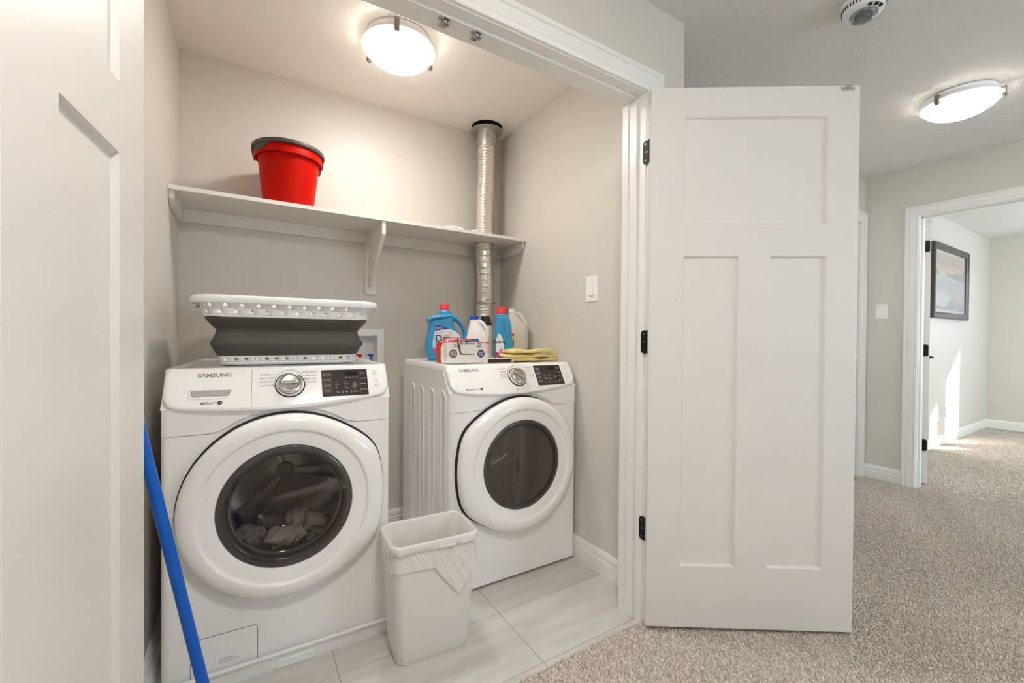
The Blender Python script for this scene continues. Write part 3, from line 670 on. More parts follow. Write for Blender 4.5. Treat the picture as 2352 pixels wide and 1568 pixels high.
        # gasket and drum
        q = M(); q.lathe([(0.262, 0.008), (0.240, 0.004), (0.215, -0.02), (0.190, -0.05), (0.185, -0.06), (0.192, -0.075), (0.215, -0.08), (0.245, -0.06), (0.255, 0.004)], 64, DT); q.build('gasket', RUBBER, t, smooth=60)
        q = M()
        pr = [(0.205, -0.082), (0.245, -0.095), (0.245, -0.40), (0.235, -0.415), (0.16, -0.425), (0.10, -0.415), (0.045, -0.405), (0.001, -0.405)]
        q.lathe(pr, 72, DT); dm = q.build('drum', DRUMM, t, smooth=50)
        for k in range(3):
            a = R(52 + 120 * k); q = M(); T3 = DT @ Matrix.Rotation(a, 4, 'Z')
            rings = []
            for i in range(9):
                s_ = i / 8; z_ = -0.11 - 0.28 * s_; hh = 0.055 * sin(pi * min(max(s_, 0.04), 0.96)) ** 0.4
                rings.append([(0.249, -0.035, z_), (0.235, -0.026, z_), (0.245 - hh, -0.010, z_), (0.243 - hh, 0.010, z_), (0.235, 0.026, z_), (0.249, 0.035, z_)])
            q.loft(rings, True, True, True, T3); q.build('drum_lifter', mat('lifter', (176, 172, 166), 0.3, metal=0.4), dm, smooth=60)
            T4 = DT @ Matrix.Rotation(R(-8 + 120 * k), 4, 'Z'); q = M(); rg = []
            for i in range(7):
                s_ = i / 6; x_ = 0.035 + 0.19 * s_; w_ = 0.016 + 0.030 * s_
                rg.append([(x_, -w_, -0.412), (x_, -w_ * 0.5, -0.394), (x_, w_ * 0.5, -0.394), (x_, w_, -0.412)])
            q.loft(rg, True, True, True, T4); q.build('drum_spoke', DRUMM, dm, smooth=50)
        q = M(); q.lathe([(0.034, -0.41), (0.034, -0.386), (0.030, -0.382), (0.001, -0.381)], 32, DT); q.build('drum_hub', mat('hub_grey', (200, 198, 194), 0.4), dm, smooth=40)
        q = M()
        for k in range(30):
            for j in range(10):
                a = R(12 * k + 6 * (j % 2)); c = DT @ Vector((0.2448 * cos(a), 0.2448 * sin(a), -0.12 - 0.028 * j)); c2 = DT @ Vector((0.2435 * cos(a), 0.2435 * sin(a), -0.12 - 0.028 * j))
                q.cyl(c, c2, 0.0028, n=6)
        q.build('drum_holes', DARKGAP, dm)['kind'] = 'stuff'
        # filter flap
        q = M(); x0, x1, z0, z1 = 0.075, 0.256, 0.014, 0.142
        po = rrect(x1 - x0, z1 - z0, 0.012, 5, (x0 + x1) / 2, (z0 + z1) / 2); pb_ = offset(po, 0.0018)
        q.prism(po, XZ, -0.0004, 0.0); fg = q.build('filter_flap', mat('flap_gap', (110, 106, 102), 0.6), t)
        q = M(); q.prism(pb_, XZ, -0.0022, 0.0); q.build('flap_face', ENAMEL, fg, bevel=0.0005)
        q = M(); q.text('\u26a0 Caution', 0.0080, lambda a, b: (0.150 + a, -0.0026, 0.061 + b), 'LEFT'); q.text('Drain water before opening the filter', 0.0036, lambda a, b: (0.150 + a, -0.0026, 0.053 + b), 'LEFT'); q.text('Turn counter clockwise', 0.0036, lambda a, b: (0.150 + a, -0.0026, 0.048 + b), 'LEFT')
        q.build('flap_lettering', DARKTXT, fg, smooth=0)['kind'] = 'stuff'
    else:
        q = M(); q.lathe([(0.201, 0.041), (0.199, 0.0442), (0.190, 0.0448), (0.184, 0.0425), (0.184, 0.02), (0.201, 0.02)], 72, DT); q.build('door_bezel', BEZEL, dd, smooth=60)
        q = M(); q.lathe([(0.190, 0.0446), (0.175, 0.0405), (0.168, 0.0415), (0.14, 0.046), (0.09, 0.0495), (0.04, 0.0505), (0.001, 0.051)], 64, DT); q.build('outer_glass', DARKGL, dd, smooth=60)
        q = M(); q.lathe([(0.186, 0.022), (0.001, 0.020)], 64, DT); q.build('inner_cover', mat('inner_cover', (112, 106, 100), 0.4), dd, smooth=60)
        # embossed side ribs
        for sx_, xx_ in ((-1, 0.0), ):
            for i in range(4):
                yc = 0.075 + 0.135 * i; q = M(); L = rrect(0.075, 0.80, 0.036, 8, yc, 0.475)
                q.loft([[(xx_, a, b) for a, b in L], [(xx_ - 0.0035, a, b) for a, b in offset(L, 0.004)], [(xx_ - 0.0035, a, b) for a, b in offset(L, 0.010)], [(xx_ - 0.0004, a, b) for a, b in offset(L, 0.016)]], False, True)
                q.build('side_rib', ENAMEL, t, smooth=60)
    q = M(); q.loft([ring(0.24, -0.0095, 0.3), ring(0.288, -0.0075, 1), ring(0.300, -0.0014, 1), ring(0.3095, -0.0013, 1), ring(0.3095, 0.0, 1), ring(0.24, -0.001, 0.3)], False, False, loop=True); q.build('door_gap_shade', mat('gap_shade_dark', (52, 50, 48), 0.6), t, smooth=30)  # dark ring: recess and painted shade of the gap around the door
    for x_ in (0.05, W - 0.05):
        for y_ in (0.06, D - 0.06): M().cyl((x_, y_, 0), (x_, y_, 0.014), 0.02).build('foot', RUBBER, t)
    return t
washer = machine('washing_machine', 'white front loading washing machine with clothes behind its round glass door', (-0.226, 1.648, 0.012), R(-2.5), 0.686, 0.72, 0.991, False)
dryer = machine('clothes_dryer', 'white clothes dryer with dark round window, cleaning bottles on top', (0.722, 1.660, 0.0), R(-0.4), 0.686, 0.64, 0.988, True)

# garments in the drum
WM = Matrix.Translation((-0.226, 1.648, 0.012)) @ Matrix.Rotation(R(-2.5), 4, 'Z')
def lump(name, label, cat, c, size, m, seed, amp=0.35, sc=14, group=None, flat=-1):
    bm = bmesh.new(); bmesh.ops.create_icosphere(bm, subdivisions=4, radius=1)
    for v in bm.verts:
        d = v.co.normalized(); n = noise.fractal(d * 1.8 + Vector((seed * 3.1, seed, 0)), 1.0, 2.0, 4) + 0.6 * abs(noise.noise(d * 4 + Vector((seed, 0, seed))))
        k = 1 + amp * n; v.co = Vector((d.x * size[0] * k, d.y * size[1] * k, max(d.z * size[2] * k, flat * size[2])))
    me = bpy.data.meshes.new(name); bm.to_mesh(me); bm.free(); me.materials.append(m); me.shade_smooth()
    o = bpy.data.objects.new(name, me); COL.objects.link(o); o.location = c
    return tag(o, label, cat, group)
GAR = [mat('garment_grey', (150, 146, 142), 0.9), mat('garment_light', (206, 200, 194), 0.9), mat('garment_dark', (92, 90, 90), 0.9), mat('garment_beige', (176, 164, 150), 0.9)]
gl = ['light crumpled garment lying low in the washer drum', 'dark crumpled garment in the washer drum', 'grey crumpled garment at the left of the washer drum', 'beige crumpled garment at the right of the washer drum', 'pale garment in the middle of the heap in the washer drum']
for i, (x, y, z, m_, sz) in enumerate(((0.335, 0.16, 0.345, 1, (0.062, 0.042, 0.036)), (0.285, 0.245, 0.372, 2, (0.055, 0.042, 0.045)), (0.225, 0.17, 0.372, 0, (0.046, 0.042, 0.036)), (0.445, 0.18, 0.372, 3, (0.046, 0.042, 0.036)), (0.392, 0.255, 0.376, 1, (0.046, 0.042, 0.042)))):
    lump('laundry_garment', gl[i], 'clothing', WM @ Vector((x, y, z)), sz, GAR[m_], 3 + i * 2.7, group='clothes inside the washer')

# drain pan under the washer
q = M(); T0 = Matrix.Translation((0.118, 1.985, 0)) @ Matrix.Rotation(R(-1.2), 4, 'Z')
o_ = rrect(0.745, 0.775, 0.035, 6)
q.loft([[(x, y, 0.0) for x, y in offset(o_, 0.010)], [(x, y, 0.046) for x, y in offset(o_, 0.004)], [(x, y, 0.050) for x, y in offset(o_, -0.004)], [(x, y, 0.056) for x, y in offset(o_, -0.006)], [(x, y, 0.060) for x, y in offset(o_, -0.003)], [(x, y, 0.060) for x, y in offset(o_, 0.004)], [(x, y, 0.055) for x, y in offset(o_, 0.009)], [(x, y, 0.010) for x, y in offset(o_, 0.015)]])
pan = thing('drain_pan', 'white plastic drain pan the washer stands in', 'drain pan', (0.118, 1.985, 0), R(-1.2))
q.build('tray', PLASTW, pan, smooth=40)
q = M(); po = [(-0.062, 0.0), (0.062, 0.0), (0.052, 0.030), (-0.052, 0.030)]
q.prism(po, lambda a, b, h: (a + 0.03, -0.3775 - h, b), -0.004, 0.006); q.build('spout_boss', PLASTW, pan, bevel=0.003)

# ================================================================== shelf
SZ0, SZ1, SY = 1.686, 1.703, 2.146
DUX, DUY = 1.248, 2.352
sh = thing('wall_shelf', 'long painted shelf across the closet back wall with the red bucket', 'shelf', (0, YB, SZ0))
sh.location = (0.58, YB, SZ0)
def shp(q, name, **k): return q.build(name, SHELFP, sh, world=True, **k)
q = M(); q.box(XL + 0.001, 1.05, SY, YB - 0.001, SZ0, SZ1); q.plate_hole(1.05, XR - 0.001, SY, YB - 0.001, DUX, DUY, 0.060, SZ0, SZ1, XY, 40); shp(q, 'board', smooth=30)
q = M(); q.box(XL + 0.019, XR - 0.019, YB - 0.019, YB - 0.001, 1.625, SZ0); shp(q, 'back_cleat', bevel=0.0015)
for sx, x0 in ((1, XL + 0.001), (-1, XR - 0.001)):
    q = M(); q.prism([(SY + 0.02, SZ0), (SY + 0.02, SZ0 - 0.032), (SY + 0.065, 1.625), (YB - 0.001, 1.625), (YB - 0.001, SZ0)], YZ, x0, x0 + sx * 0.018); shp(q, 'end_cleat', bevel=0.001)
q = M(); q.prism([(SY + 0.006, SZ0), (SY + 0.006, SZ0 - 0.066), (YB - 0.055, 1.398), (YB - 0.045, 1.390), (YB - 0.019, 1.390), (YB - 0.019, SZ0)], YZ, 0.567, 0.586); br = shp(q, 'bracket', bevel=0.001)
q = M(); q.box(0.552, 0.612, YB - 0.0185, YB - 0.001, 1.343, 1.626); shp(q, 'bracket_backing', bevel=0.001)

# crumpled tissue on the shelf beside the duct
TISS = mat('tissue', (238, 235, 230), 0.9)
for (x, y, s_, lb) in ((0.985, 2.23, 0.034, 'larger crumpled white rag on the shelf left of the foil duct'), (1.115, 2.215, 0.026, 'small crumpled white rag on the shelf touching the foil duct')):
    lump('crumpled_rag', lb, 'rag', (x, y, SZ1 + s_ * 0.28), (s_ * 1.6, s_, s_ * 0.6), TISS, x * 9, 0.5, flat=-0.45, group='rags on the shelf')

# ================================================================== dryer duct
du = thing('dryer_duct', 'shiny aluminium foil dryer duct rising through the shelf to the ceiling', 'duct', (DUX, DUY, 1.0))
path = smoothpath([(1.262, 2.358, 2.30), (1.258, 2.352, 2.16), (1.249, 2.350, 1.95), (DUX, DUY, 1.75), (DUX, DUY, 1.62), (1.258, 2.355, 1.45), (1.263, 2.372, 1.30), (1.263, 2.385, 1.1), (1.262, 2.388, 0.92), (1.255, 2.388, 0.6)], 90)
rng = random.Random(3)
rings = []; N = 30; u = Vector((1, 0, 0))
ndim = len(path)
for i, p in enumerate(path):
    t_ = (path[min(i + 1, ndim - 1)] - path[max(i - 1, 0)]).normalized(); a = (u - t_ * u.dot(t_)).normalized(); u = a; b = t_.cross(a)
    z = p.z; tight = z < 1.70
    per = 0.0185 if not tight else 0.036
    rg = []
    for j in range(N):
        th = 2 * pi * j / N
        r = (0.0505 if not tight else 0.0515)
        ph = (z + 0.004 * sin(th + 1) + th / (2 * pi) * per) / per
        r += 0.0042 * (abs(sin(pi * ph)) - 0.5) if not tight else 0.0030 * max(0, cos(2 * pi * ph)) ** 8
        if z > 2.245 or 1.27 < z < 1.345: r += 0.006 * noise.noise(Vector((th * 2.2, z * 60, 1))) + (0.004 if z > 2.245 else 0)
        r += 0.0012 * noise.noise(Vector((cos(th) * 2, sin(th) * 2, z * 40)))
        rg.append(tuple(p + a * r * cos(th) + b * r * sin(th)))
    rings.append(rg)
q = M(); q.loft(rings, False, False); q.build('foil_tube', FOIL, du, smooth=70, world=True)
q = M(); q.lathe([(0.058, 2.285), (0.0595, 2.290), (0.0595, 2.386), (0.062, 2.387), (0.100, 2.388), (0.100, 2.391), (0.060, 2.392)], 48, Matrix.Translation((1.264, 2.360, 0))); q.build('ceiling_collar', ZINC, du, smooth=40, world=True)
q = M(); q.lathe([(0.094, 2.4118), (0.094, 2.4098), (0.001, 2.4098)], 40, Matrix.Translation((1.260, 2.350, 0)), True); q.lathe([(0.058, 2.376), (0.058, 2.410)], 30, Matrix.Translation((1.264, 2.360, 0))); q.build('ceiling_cutout', DARKGAP, du, world=True)
q = M(); q.lathe([(0.0545, 1.318), (0.0565, 1.318), (0.0565, 1.328), (0.0545, 1.328)], 40, Matrix.Translation((1.263, 2.3685, 0))); q.box(1.31, 1.325, 2.325, 2.34, 1.316, 1.330); q.build('hose_clamp', STEEL, du, world=True)
q = M(); q.add([(1.231, 2.3005, 2.352), (1.252, 2.2995, 2.352), (1.252, 2.2995, 2.322), (1.231, 2.3005, 2.322)], [(0, 1, 2, 3)])
q.k = 1
for i in range(4): z = 2.348 - i * 0.005; q.add([(1.235, 2.2997, z), (1.248, 2.2987, z), (1.248, 2.2987, z - 0.003), (1.235, 2.2997, z - 0.003)], [(0, 1, 2, 3)])
q.build('barcode_sticker', [mat('sticker', (230, 228, 222), 0.5), DARKTXT], du, world=True, smooth=0, fix=False)

# ================================================================== red bucket
RED = mat('bucket_red', (190, 16, 0), 0.45, spec=0.12)
DGREY = mat('bucket_grey', (78, 74, 70), 0.45)
bk = thing('bucket', 'red plastic bucket with a dark grey handle on the shelf', 'bucket', (0.163, 2.262, SZ1))
prof = [(0.001, 0.004), (0.094, 0.004), (0.097, 0.0), (0.103, 0.002), (0.105, 0.012), (0.128, 0.215), (0.129, 0.222), (0.139, 0.214), (0.142, 0.216), (0.142, 0.250), (0.140, 0.256), (0.136, 0.258), (0.132, 0.255), (0.1275, 0.225), (0.102, 0.014), (0.001, 0.010)]
q = M(); q.lathe(prof, 64); q.build('body', RED, bk, smooth=45)
q = M(); pts = []
for i in range(41):
    a = R(-203 + 226 * i / 40); s_ = i / 40
    z = 0.255 + 0.006 * sin(pi * s_) - (0.0 if 0.08 < s_ < 0.93 else 0.03 * (0.08 - s_) / 0.08 if s_ <= 0.08 else 0.05 * (s_ - 0.93) / 0.07)
    pts.append((0.146 * cos(a), 0.146 * sin(a), z))
rings = []
for i, p in enumerate(pts):
    rad_ = Vector((p[0], p[1], 0)).normalized(); hh = 0.0085
    rings.append([tuple(Vector(p) + rad_ * 0.006 * c + Vector((0, 0, hh * s_))) for c, s_ in ((1, -1), (1.2, 0), (1, 1), (-1, 1), (-1.2, 0), (-1, -1))])
q.loft(rings); q.build('handle', DGREY, bk, smooth=50, bevel=0.0015)
for (a0, a1, lab) in ((196, 232, 0), (-12, 14, 1)):
    q = M(); rg = []
    for i in range(13):
        a = R(a0 + (a1 - a0) * i / 12); s_ = i / 12; zt = 0.262; zb_ = (0.252 - 0.030 * sin(pi * min(1, s_ * 0.9 + 0.1)) ** 0.6) if lab == 0 else (0.236 - 0.022 * sin(pi * s_))
        rg.append([(r_ * cos(a), r_ * sin(a), z) for r_, z in ((0.1425, zb_), (0.1465, zb_), (0.1475, zt), (0.1425, zt))])
    q.loft(rg); q.build('handle_mount', DGREY, bk, smooth=40)

# ================================================================== collapsible laundry basket
BW = mat('basket_white', (240, 240, 242), 0.35, spec=0.5); BG = mat('basket_grey', (84, 80, 75), 0.5, spec=0.4)
bz0 = 0.012 + 0.991
bs = thing('laundry_basket', 'collapsible white laundry basket with dark grey folding sides on the washer', 'basket', (0.146, 1.955, bz0), R(-1.0))
def outl_pts(hw, hd, r, n=240):
    poly = rrect(2 * hw, 2 * hd, r, 16); P = [Vector(p) for p in poly] + [Vector(poly[0])]
    L = [0]
    for i in range(len(P) - 1): L.append(L[-1] + (P[i + 1] - P[i]).length)
    out = []; k = 0
    for i in range(n):
        s_ = L[-1] * i / n
        while L[k + 1] < s_: k += 1
        f_ = (s_ - L[k]) / max(1e-9, L[k + 1] - L[k]); out.append(P[k].lerp(P[k + 1], f_))
    return out
def lvl(z, lv):
    for (z0, a0, b0, r0), (z1, a1, b1, r1) in zip(lv, lv[1:]):
        if z <= z1 + 1e-9:
            f_ = (z - z0) / (z1 - z0); return a0 + (a1 - a0) * f_, b0 + (b1 - b0) * f_, r0 + (r1 - r0) * f_
    return lv[-1][1:]
def perfo(q, lv, rows, ncell, rad):
    """rows: list of (z0, z1, phase or None); holes cut in real geometry"""
    NS = 720; cache = {}
    def pos(fr, z):
        k = round(z, 5)
        if k not in cache: cache[k] = outl_pts(*lvl(z, lv), n=NS)
        C = cache[k]; s_ = (fr % 1.0) * NS; i = int(s_) % NS; v = C[i].lerp(C[(i + 1) % NS], s_ - int(s_)); return (v.x, v.y, z)
    hw, hd, r = lvl(rows[0][0], lv); per = 4 * (hw + hd) - 8 * r + 2 * pi * r
    cw = 1.0 / ncell
    for (z0, z1, phase) in rows:
        if phase is None:
            rg = [[pos(i / 240, z) for i in range(240)] for z in (z0, z1)]; q.loft(rg, False, False); continue
        zc = (z0 + z1) / 2
        for c in range(ncell):
            f0 = (c + phase) * cw; fc = f0 + cw / 2
            A = [2 * pi * i / 16 for i in range(16)]; hwid = cw * per / 2; hh = (z1 - z0) / 2
            I = []; O = []
            for a in A:
                ca, sa = cos(a), sin(a); I.append(pos(fc + rad * ca / per, zc + rad * sa))
                t_ = min(hwid / abs(ca) if abs(ca) > 1e-6 else 1e9, hh / abs(sa) if abs(sa) > 1e-6 else 1e9); O.append(pos(fc + t_ * ca / per, zc + t_ * sa))
            # corners
            q.loft([O, I], False, False)
            wide = hwid > hh
            for ca, sa, i, js, jt in ((1, 1, 2, 1, 3), (-1, 1, 6, 7, 5), (-1, -1, 10, 9, 11), (1, -1, 14, 15, 13)):
                cr_ = pos(fc + hwid * ca / per, zc + hh * sa); q.add([O[i], O[js if wide else jt], cr_], [(0, 1, 2)])
base_lv = [(0.012, 0.230, 0.150, 0.045), (0.036, 0.236, 0.156, 0.05)]
q = M(); perfo(q, base_lv, [(0.012, 0.032, 0.0), (0.032, 0.036, None)], 46, 0.0058)
bot = [[(v.x, v.y, z) for v in outl_pts(a, b, r, 240)] for z, a, b, r in ((0.012, 0.230, 0.150, 0.045), (0.006, 0.2285, 0.1485, 0.045), (0.002, 0.225, 0.145, 0.045), (0.0, 0.218, 0.138, 0.045))]
q.loft(bot, False, True); q.build('base', BW, bs, smooth=50, solid=0.002, weld=0.0001)
q = M(); lv = []
for z, a, b, r in ((0.034, 0.235, 0.155, 0.05), (0.038, 0.238, 0.158, 0.05), (0.050, 0.244, 0.163, 0.05), (0.068, 0.251, 0.170, 0.035), (0.078, 0.252, 0.171, 0.03), (0.084, 0.250, 0.168, 0.03), (0.108, 0.240, 0.160, 0.035), (0.124, 0.236, 0.157, 0.03), (0.128, 0.238, 0.159, 0.03), (0.140, 0.250, 0.172, 0.05), (0.160, 0.266, 0.192, 0.06), (0.170, 0.272, 0.198, 0.065), (0.174, 0.272, 0.198, 0.065)):
    ring_ = []
    for k, v in enumerate(outl_pts(a, b, r, 240)):
        cn = (abs(v.x) > a - 0.09) * (abs(v.y) > b - 0.09); d = 0.004 * noise.noise(Vector((v.x * 9, v.y * 9, z * 18))) * (1 if 0.045 < z < 0.16 else 0) * (1.6 if cn else 0.5)
        n_ = v.normalized(); ring_.append((v.x + n_.x * d, v.y + n_.y * d, z + 0.6 * d))
    lv.append(ring_)
q.loft(lv, False, False); q.build('folding_sides', BG, bs, smooth=60, solid=0.0025)
top_lv = [(0.170, 0.273, 0.199, 0.07), (0.226, 0.290, 0.214, 0.08)]
q = M(); perfo(q, top_lv, [(0.170, 0.178, None), (0.178, 0.1995, 0.5), (0.1995, 0.221, 0.0), (0.221, 0.226, None)], 38, 0.0062)
q.build('upper_band', BW, bs, smooth=50, solid=0.002, weld=0.0001)
q = M(); rm = []
for (e, z) in ((0.0, 0.222), (0.018, 0.222), (0.0215, 0.2175), (0.024, 0.2175), (0.0255, 0.225), (0.0245, 0.234), (0.020, 0.241), (0.012, 0.244), (0.004, 0.243), (0.0, 0.238), (0.0, 0.230)):
    rm.append([(v.x, v.y, z) for v in outl_pts(0.288 + e, 0.212 + e, 0.08 + e, 160)])
q.loft(rm, loop=True); q.build('rim', BW, bs, smooth=60)
for sx in (-1, 1):
    q = M(); q.tube([(sx * 0.300, -0.07, 0.219), (sx * 0.311, -0.05, 0.2125), (sx * 0.312, 0.0, 0.2105), (sx * 0.311, 0.05, 0.2125), (sx * 0.300, 0.07, 0.219)], 0.005, 10); q.build('grip', BW, bs)
# tan pegs kept in the basket, seen through its holes
PEG = mat('peg_wood', (222, 184, 120), 0.6, var=((190, 150, 92), 40, 0.3, 0.7))
pc = 0
for i in range(22):
    x = -0.20 + 0.0185 * i + rng.uniform(-0.003, 0.003)
    if i in (2, 15, 17): continue
    q = M(); a = rng.uniform(-0.25, 0.25); T_ = Matrix.Translation((0.146 + x, 1.84 + 0.012 * rng.random(), bz0 + 0.0045)) @ Matrix.Rotation(a, 4, 'Z')
    q.box(-0.005, 0.005, -0.012, 0.062, 0, 0.007, T_); q.box(-0.005, 0.005, -0.012, 0.062, 0.0095, 0.0165 + 0.005 * rng.random(), T_); q.box(-0.004, 0.004, 0.018, 0.026, 0.006, 0.011, T_)
    tag(q.build('clothes_peg', PEG, bevel=0.0008), 'wooden clothes peg lying inside the laundry basket, seen through its holes', 'clothes peg', 'clothes pegs in the basket'); pc += 1

# ================================================================== washer outlet box
ob = thing('outlet_box', 'white recessed washer outlet box in the back wall with red and blue taps', 'outlet box', (0.56, YB, 0.95))
q = M()
for b in ((OX0, OX1, OZ1 - 0.034, OZ1), (OX0, OX1, OZ0, OZ0 + 0.03), (OX0, OX0 + 0.034, OZ0 + 0.03, OZ1 - 0.034), (OX1 - 0.036, OX1, OZ0 + 0.03, OZ1 - 0.034)): q.box(b[0], b[1], YB - 0.006, YB - 0.0005, b[2], b[3])
q.build('flange', PLASTW, ob, world=True)
q = M(); ia, ib, ic, id_ = OX0 + 0.0345, OX1 - 0.0365, OZ0 + 0.0305, OZ1 - 0.0345
q.box(ia, ib, YB + 0.085, YB + 0.088, ic, id_); q.box(ia, ia + 0.002, YB, YB + 0.085, ic, id_); q.box(ib - 0.002, ib, YB, YB + 0.085, ic, id_); q.box(ia + 0.002, ib - 0.002, YB, YB + 0.085, id_ - 0.002, id_); q.box(ia + 0.002, ib - 0.002, YB, YB + 0.085, ic, ic + 0.002)
q.build('recess', PLASTW, ob, world=True, smooth=0)
for x, m_, nm in ((0.524, mat('tap_red', (205, 30, 24), 0.4), 'hot_tap'), (0.585, mat('tap_blue', (20, 84, 180), 0.4), 'cold_tap')):
    q = M(); q.box(x - 0.018, x + 0.010, YB - 0.035, YB - 0.012, 1.000, 1.012); q.box(x - 0.006, x + 0.006, YB - 0.032, YB - 0.015, 0.984, 1.002); tp = q.build(nm, m_, ob, world=True, bevel=0.002)
    q = M(); q.cyl((x, YB - 0.024, 0.95), (x, YB - 0.024, 0.986), 0.0115); q.cyl((x, YB - 0.024, 0.972), (x, YB - 0.001, 0.972), 0.008); q.build('tap_body', CHROME, tp, bevel=0.001)

# ================================================================== things on the dryer
DZ0 = 0.9882
BLUE = mat('bottle_blue', (56, 152, 204), 0.3, spec=0.5, coat=0.2); PINKCAP = mat('cap_coral', (232, 62, 74), 0.4)
LBLW = mat('label_white', (236, 240, 244), 0.4); LBLB = mat('label_sky', (176, 214, 238), 0.4); NAVY = mat('label_navy', (44, 78, 140), 0.4); INK = mat('ink_navy', (24, 34, 62), 0.5)
PINK = mat('flower_pink', (240, 132, 168), 0.5); MAG = mat('flower_magenta', (226, 70, 136), 0.5)
def pillow(q, out, d, rnd, T=None):
    rings = []
    for y, k in ((-d / 2, rnd), (-d / 2 + rnd * 0.15, rnd * 0.45), (-d / 2 + rnd * 0.5, rnd * 0.12), (-d / 2 + rnd, 0), (d / 2 - rnd, 0), (d / 2 - rnd * 0.5, rnd * 0.12), (d / 2 - rnd * 0.15, rnd * 0.45), (d / 2, rnd)):
        rings.append([(x, y, z) for x, z in offset(out, k)])
    q.loft(rings, T=T)
def dense(pts, n=6):
    P = smoothpath([(a, b, 0) for a, b in pts] , n); return [(p.x, p.y) for p in P]
def flat(q, pts, y, k=None):
    if k is not None: q.k = k
    q.add([(a, y, b) for a, b in pts], [tuple(range(len(pts)))])
def disc(q, x, z, r, y, k=None, n=20): flat(q, [(x + r * cos(2 * pi * i / n), z + r * sin(2 * pi * i / n)) for i in range(n)], y, k)
def cv(pts, cx_, s_): return [((x - cx_) / s_, (1008 - y) / s_) for x, y in pts]
def ridgedcap(q, r, z0, z1, c=(0, 0), n=48, dip=0.0):
    rg = []
    for z in (z0, z0 + 0.004, z1 - 0.001, z1):
        rg.append([(c[0] + (r + (0.0006 if j % 2 else 0)) * (0.97 if z == z1 else 1) * cos(2 * pi * j / n), c[1] + r * (0.97 if z == z1 else 1) * sin(2 * pi * j / n), z - (dip * (0.5 + 0.5 * cos(2 * 2 * pi * j / n)) if z >= z1 - 0.0011 else 0)) for j in range(n)])
    q.loft(rg)
# big jug
jg = thing('softener_jug', 'large blue fabric softener jug with a handle and coral cap on the dryer', 'bottle', (0.863, 2.115, DZ0), R(-12))
S = 3080.0; CXJ = 345
body = cv(dense([(168, 1006), (128, 950), (112, 860), (108, 760), (118, 660), (146, 560), (158, 470), (146, 405), (120, 352), (180, 312), (250, 280), (318, 264), (420, 262), (515, 266), (540, 310), (548, 380), (560, 450), (600, 520), (655, 585), (725, 640), (768, 700), (764, 800), (742, 920), (700, 1006)], 5), CXJ, S)[::-1]
q = M(); pillow(q, body, 0.085, 0.020); jb_ = q.build('body', BLUE, jg, smooth=60)
q = M(); hp = smoothpath([((x - CXJ) / S, 0, (1008 - y) / S) for x, y in ((500, 300), (560, 318), (640, 375), (710, 460), (752, 560), (762, 640), (755, 720))], 8)
q.tube(hp, lambda t: 0.0125 + 0.002 * cos(2 * pi * t), 16, upv=(0, 1, 0), ell=1.35); q.build('handle', BLUE, jg, smooth=60)
q = M(); nx_ = (415 - CXJ) / S; q.lathe([(0.034, 0.236), (0.0335, 0.250), (0.030, 0.258), (0.024, 0.262)], 32, Matrix.Translation((nx_, 0, 0)), False, True); q.build('neck', BLUE, jg, smooth=50)
q = M(); ridgedcap(q, 0.0238, 0.258, 0.296, (nx_, 0), dip=0.004); q.build('cap', PINKCAP, jg, smooth=50)
q = M(); Y_ = -0.0431
lab = cv(dense([(236, 442), (300, 440), (390, 470), (480, 505), (590, 560), (660, 640), (706, 740), (700, 900), (640, 960), (420, 960), (300, 915), (232, 850), (202, 770), (212, 660), (232, 560)], 4), CXJ, S)[::-1]
flat(q, lab, Y_, 0)
flat(q, cv([(212, 660), (236, 540), (236, 600), (330, 700), (420, 960), (300, 915), (232, 850), (202, 770)], CXJ, S)[::-1], Y_ - 0.0002, 1)
flat(q, cv([(236, 442), (300, 440), (390, 470), (484, 508), (400, 514), (300, 528), (236, 540)], CXJ, S)[::-1], Y_ - 0.0002, 2)
for (x, y, r_, k_) in ((300, 780, 58, 3), (262, 850, 44, 4), (345, 760, 40, 3), (330, 850, 60, 4), (385, 810, 46, 3), (300, 890, 30, 4)): disc(q, (x - CXJ) / S, (1008 - y) / S, r_ / S, Y_ - 0.0004 - 0.0001 * k_, k_)
q.k = 5; T = lambda px, py: (lambda a, b: ((px - CXJ) / S + a, Y_ - 0.0010, (1008 - py) / S + b))
q.text('Downy', 0.048, T(470, 660), 'CENTER', 1.05, 0.0004); q.text('ULTRA', 0.009, T(408, 620), 'CENTER', 1.2)
q.k = 0
q.text('PROTECT', 0.007, T(302, 494), 'CENTER', 1.1)
def ringflat(q, x, z, r0, r1, y, n=28, a0=0, a1=360):
    V = [(x + r_ * cos(R(a0 + (a1 - a0) * i / n)), y, z + r_ * sin(R(a0 + (a1 - a0) * i / n))) for i in range(n + 1) for r_ in (r0, r1)]
    q.add(V, [(2 * i, 2 * i + 1, 2 * i + 3, 2 * i + 2) for i in range(n)])
ringflat(q, (272 - CXJ) / S, (1008 - 494) / S, 0.0072, 0.0084, Y_ - 0.001); ringflat(q, (332 - CXJ) / S, (1008 - 494) / S, 0.0072, 0.0084, Y_ - 0.001, a0=-120, a1=120)
q.k = 5
ringflat(q, (482 - CXJ) / S, (1008 - 578) / S, 0.0105, 0.0113, Y_ - 0.001); ringflat(q, (478 - CXJ) / S, (1008 - 582) / S, 0.0065, 0.0072, Y_ - 0.001, a0=-200, a1=90); ringflat(q, (482 - CXJ) / S, (1008 - 585) / S, 0.003, 0.0037, Y_ - 0.001, a0=-30, a1=230)
q.k = 2
for i, s_ in enumerate(('FABRIC CONDITIONER', 'ASSOUPLISSANT')): q.text(s_, 0.0042, T(250, 556 + 26 * i), 'LEFT')
q.build('label', [LBLW, LBLB, NAVY, PINK, MAG, INK], jg, smooth=0, fix=False)
